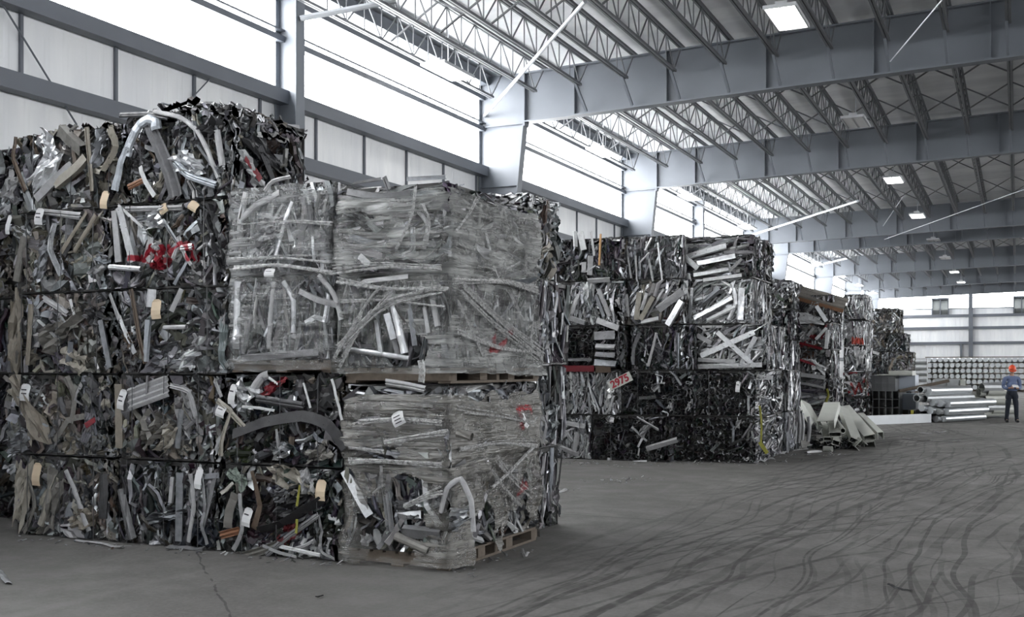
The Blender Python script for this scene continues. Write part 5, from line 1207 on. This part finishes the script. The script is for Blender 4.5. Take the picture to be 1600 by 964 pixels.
    link('shirt',remesh(shirt,.011),simple('blue_shirt',(.13,.17,.29),.8,0,.10,22,.3),t)
    tr=skin_obj([grow(leg(-1,.03),.013),grow(leg(1,-.02),.013),[tuple(list(P0[:3])+[.148,.118]),(0,-.003,.985,.143,.113)]])
    b=bmesh.new(); b.from_mesh(tr); ell(b,Vector((0,-.002,.915)),(.163,.127,.135)); ell(b,Vector((0,-.004,.965)),(.152,.122,.06))
    for s,dy in ((-1,.03),(1,-.02)): ell(b,Vector((s*.142,.015+dy,.10)),(.064,.070,.095)); ell(b,Vector((s*.095,0,.80)),(.098,.105,.14))
    b.to_mesh(tr); b.free()
    link('trousers',remesh(tr,.011),simple('dark_navy_trousers',(.012,.016,.026),.85,0,.2,20,.3),t)
    for s,dy in ((-1,.03),(1,-.02)):
        b=bmesh.new(); ell(b,Vector((s*.15,-.055+dy,.045)),(.048,.135,.045)); ell(b,Vector((s*.142,.03+dy,.07)),(.045,.055,.06))
        for v in b.verts: v.co.z=max(v.co.z,.0)
        me=bpy.data.meshes.new('shoe'); b.to_mesh(me); b.free(); link('shoe',remesh(me,.01),simple('black_shoe',(.015,.015,.016),.5),t)
    b=bmesh.new(); bmesh.ops.create_uvsphere(b,u_segments=28,v_segments=18,radius=1); 
    for v in list(b.verts):
        if v.co.z<-.12: b.verts.remove(v)
    hm=Matrix.Translation(hc+Vector((0,.004,.045)))@tilt@Matrix.Diagonal((.108,.132,.118,1)); b.transform(hm)
    me=bpy.data.meshes.new('hard_hat'); b.to_mesh(me); b.free()
    hat=link('hard_hat',me,simple('orange_plastic',(.80,.10,.035),.35,0,.04,5),t); hat.modifiers.new('t','SOLIDIFY').thickness=.006
    for p in me.polygons: p.use_smooth=True
    bx=MB(); a=np.linspace(-1.2,1.2,13); V=[];F=[]
    for k,an in enumerate(a):
        for rr,dz in ((.98,0),(1.42,-.10)): V.append(tuple((tilt@Vector((math.sin(an)*.108*(1+(rr-1)*.35),-math.cos(an)*.132*rr,-.012+dz*.13)))+hc+Vector((0,.004,.045))))
        if k: F.append((2*k-2,2*k-1,2*k+1,2*k))
    bx.add(V,F); br=build('brim',bx,hat.data.materials[0],hat); br.modifiers.new('t','SOLIDIFY').thickness=.006
    bx=MB(); pts=[(tilt@Vector((0,-math.sin(u)*.134,math.cos(u)*.120)))+hc+Vector((0,.004,.045)) for u in np.linspace(-1.3,1.4,12)]
    for p,q in zip(pts,pts[1:]): bx.bar(p,q,.026,.008)
    build('ridge',bx,hat.data.materials[0],hat)
    pap=thing('paper_sheet','white folded sheet held in both hands of the person','paper',tuple(np.array(feet)*0))
    pap.location=t.matrix_basis@Vector((.02,-.345,1.10)); pap.rotation_euler=t.rotation_euler
    bpy.context.view_layer.update(); pap.location=(t.matrix_basis@Vector((.02,-.345,1.10)))
    n=5; V=[];F=[]
    for i in range(n+1):
        x=-.09+.18*i/n
        for yy,zz_ in ((-.075,.0),(.06,.075)):
            for dz in (0,.002): V.append((x,yy,zz_+.01*math.sin(i*.9)+dz))
        if i: 
            k=4*(i-1); F+=[(k,k+4,k+6,k+2),(k+1,k+3,k+7,k+5),(k,k+1,k+5,k+4),(k+2,k+6,k+7,k+3)]
    build('sheet',MB().add(V,F),M['paper'],pap)
person()
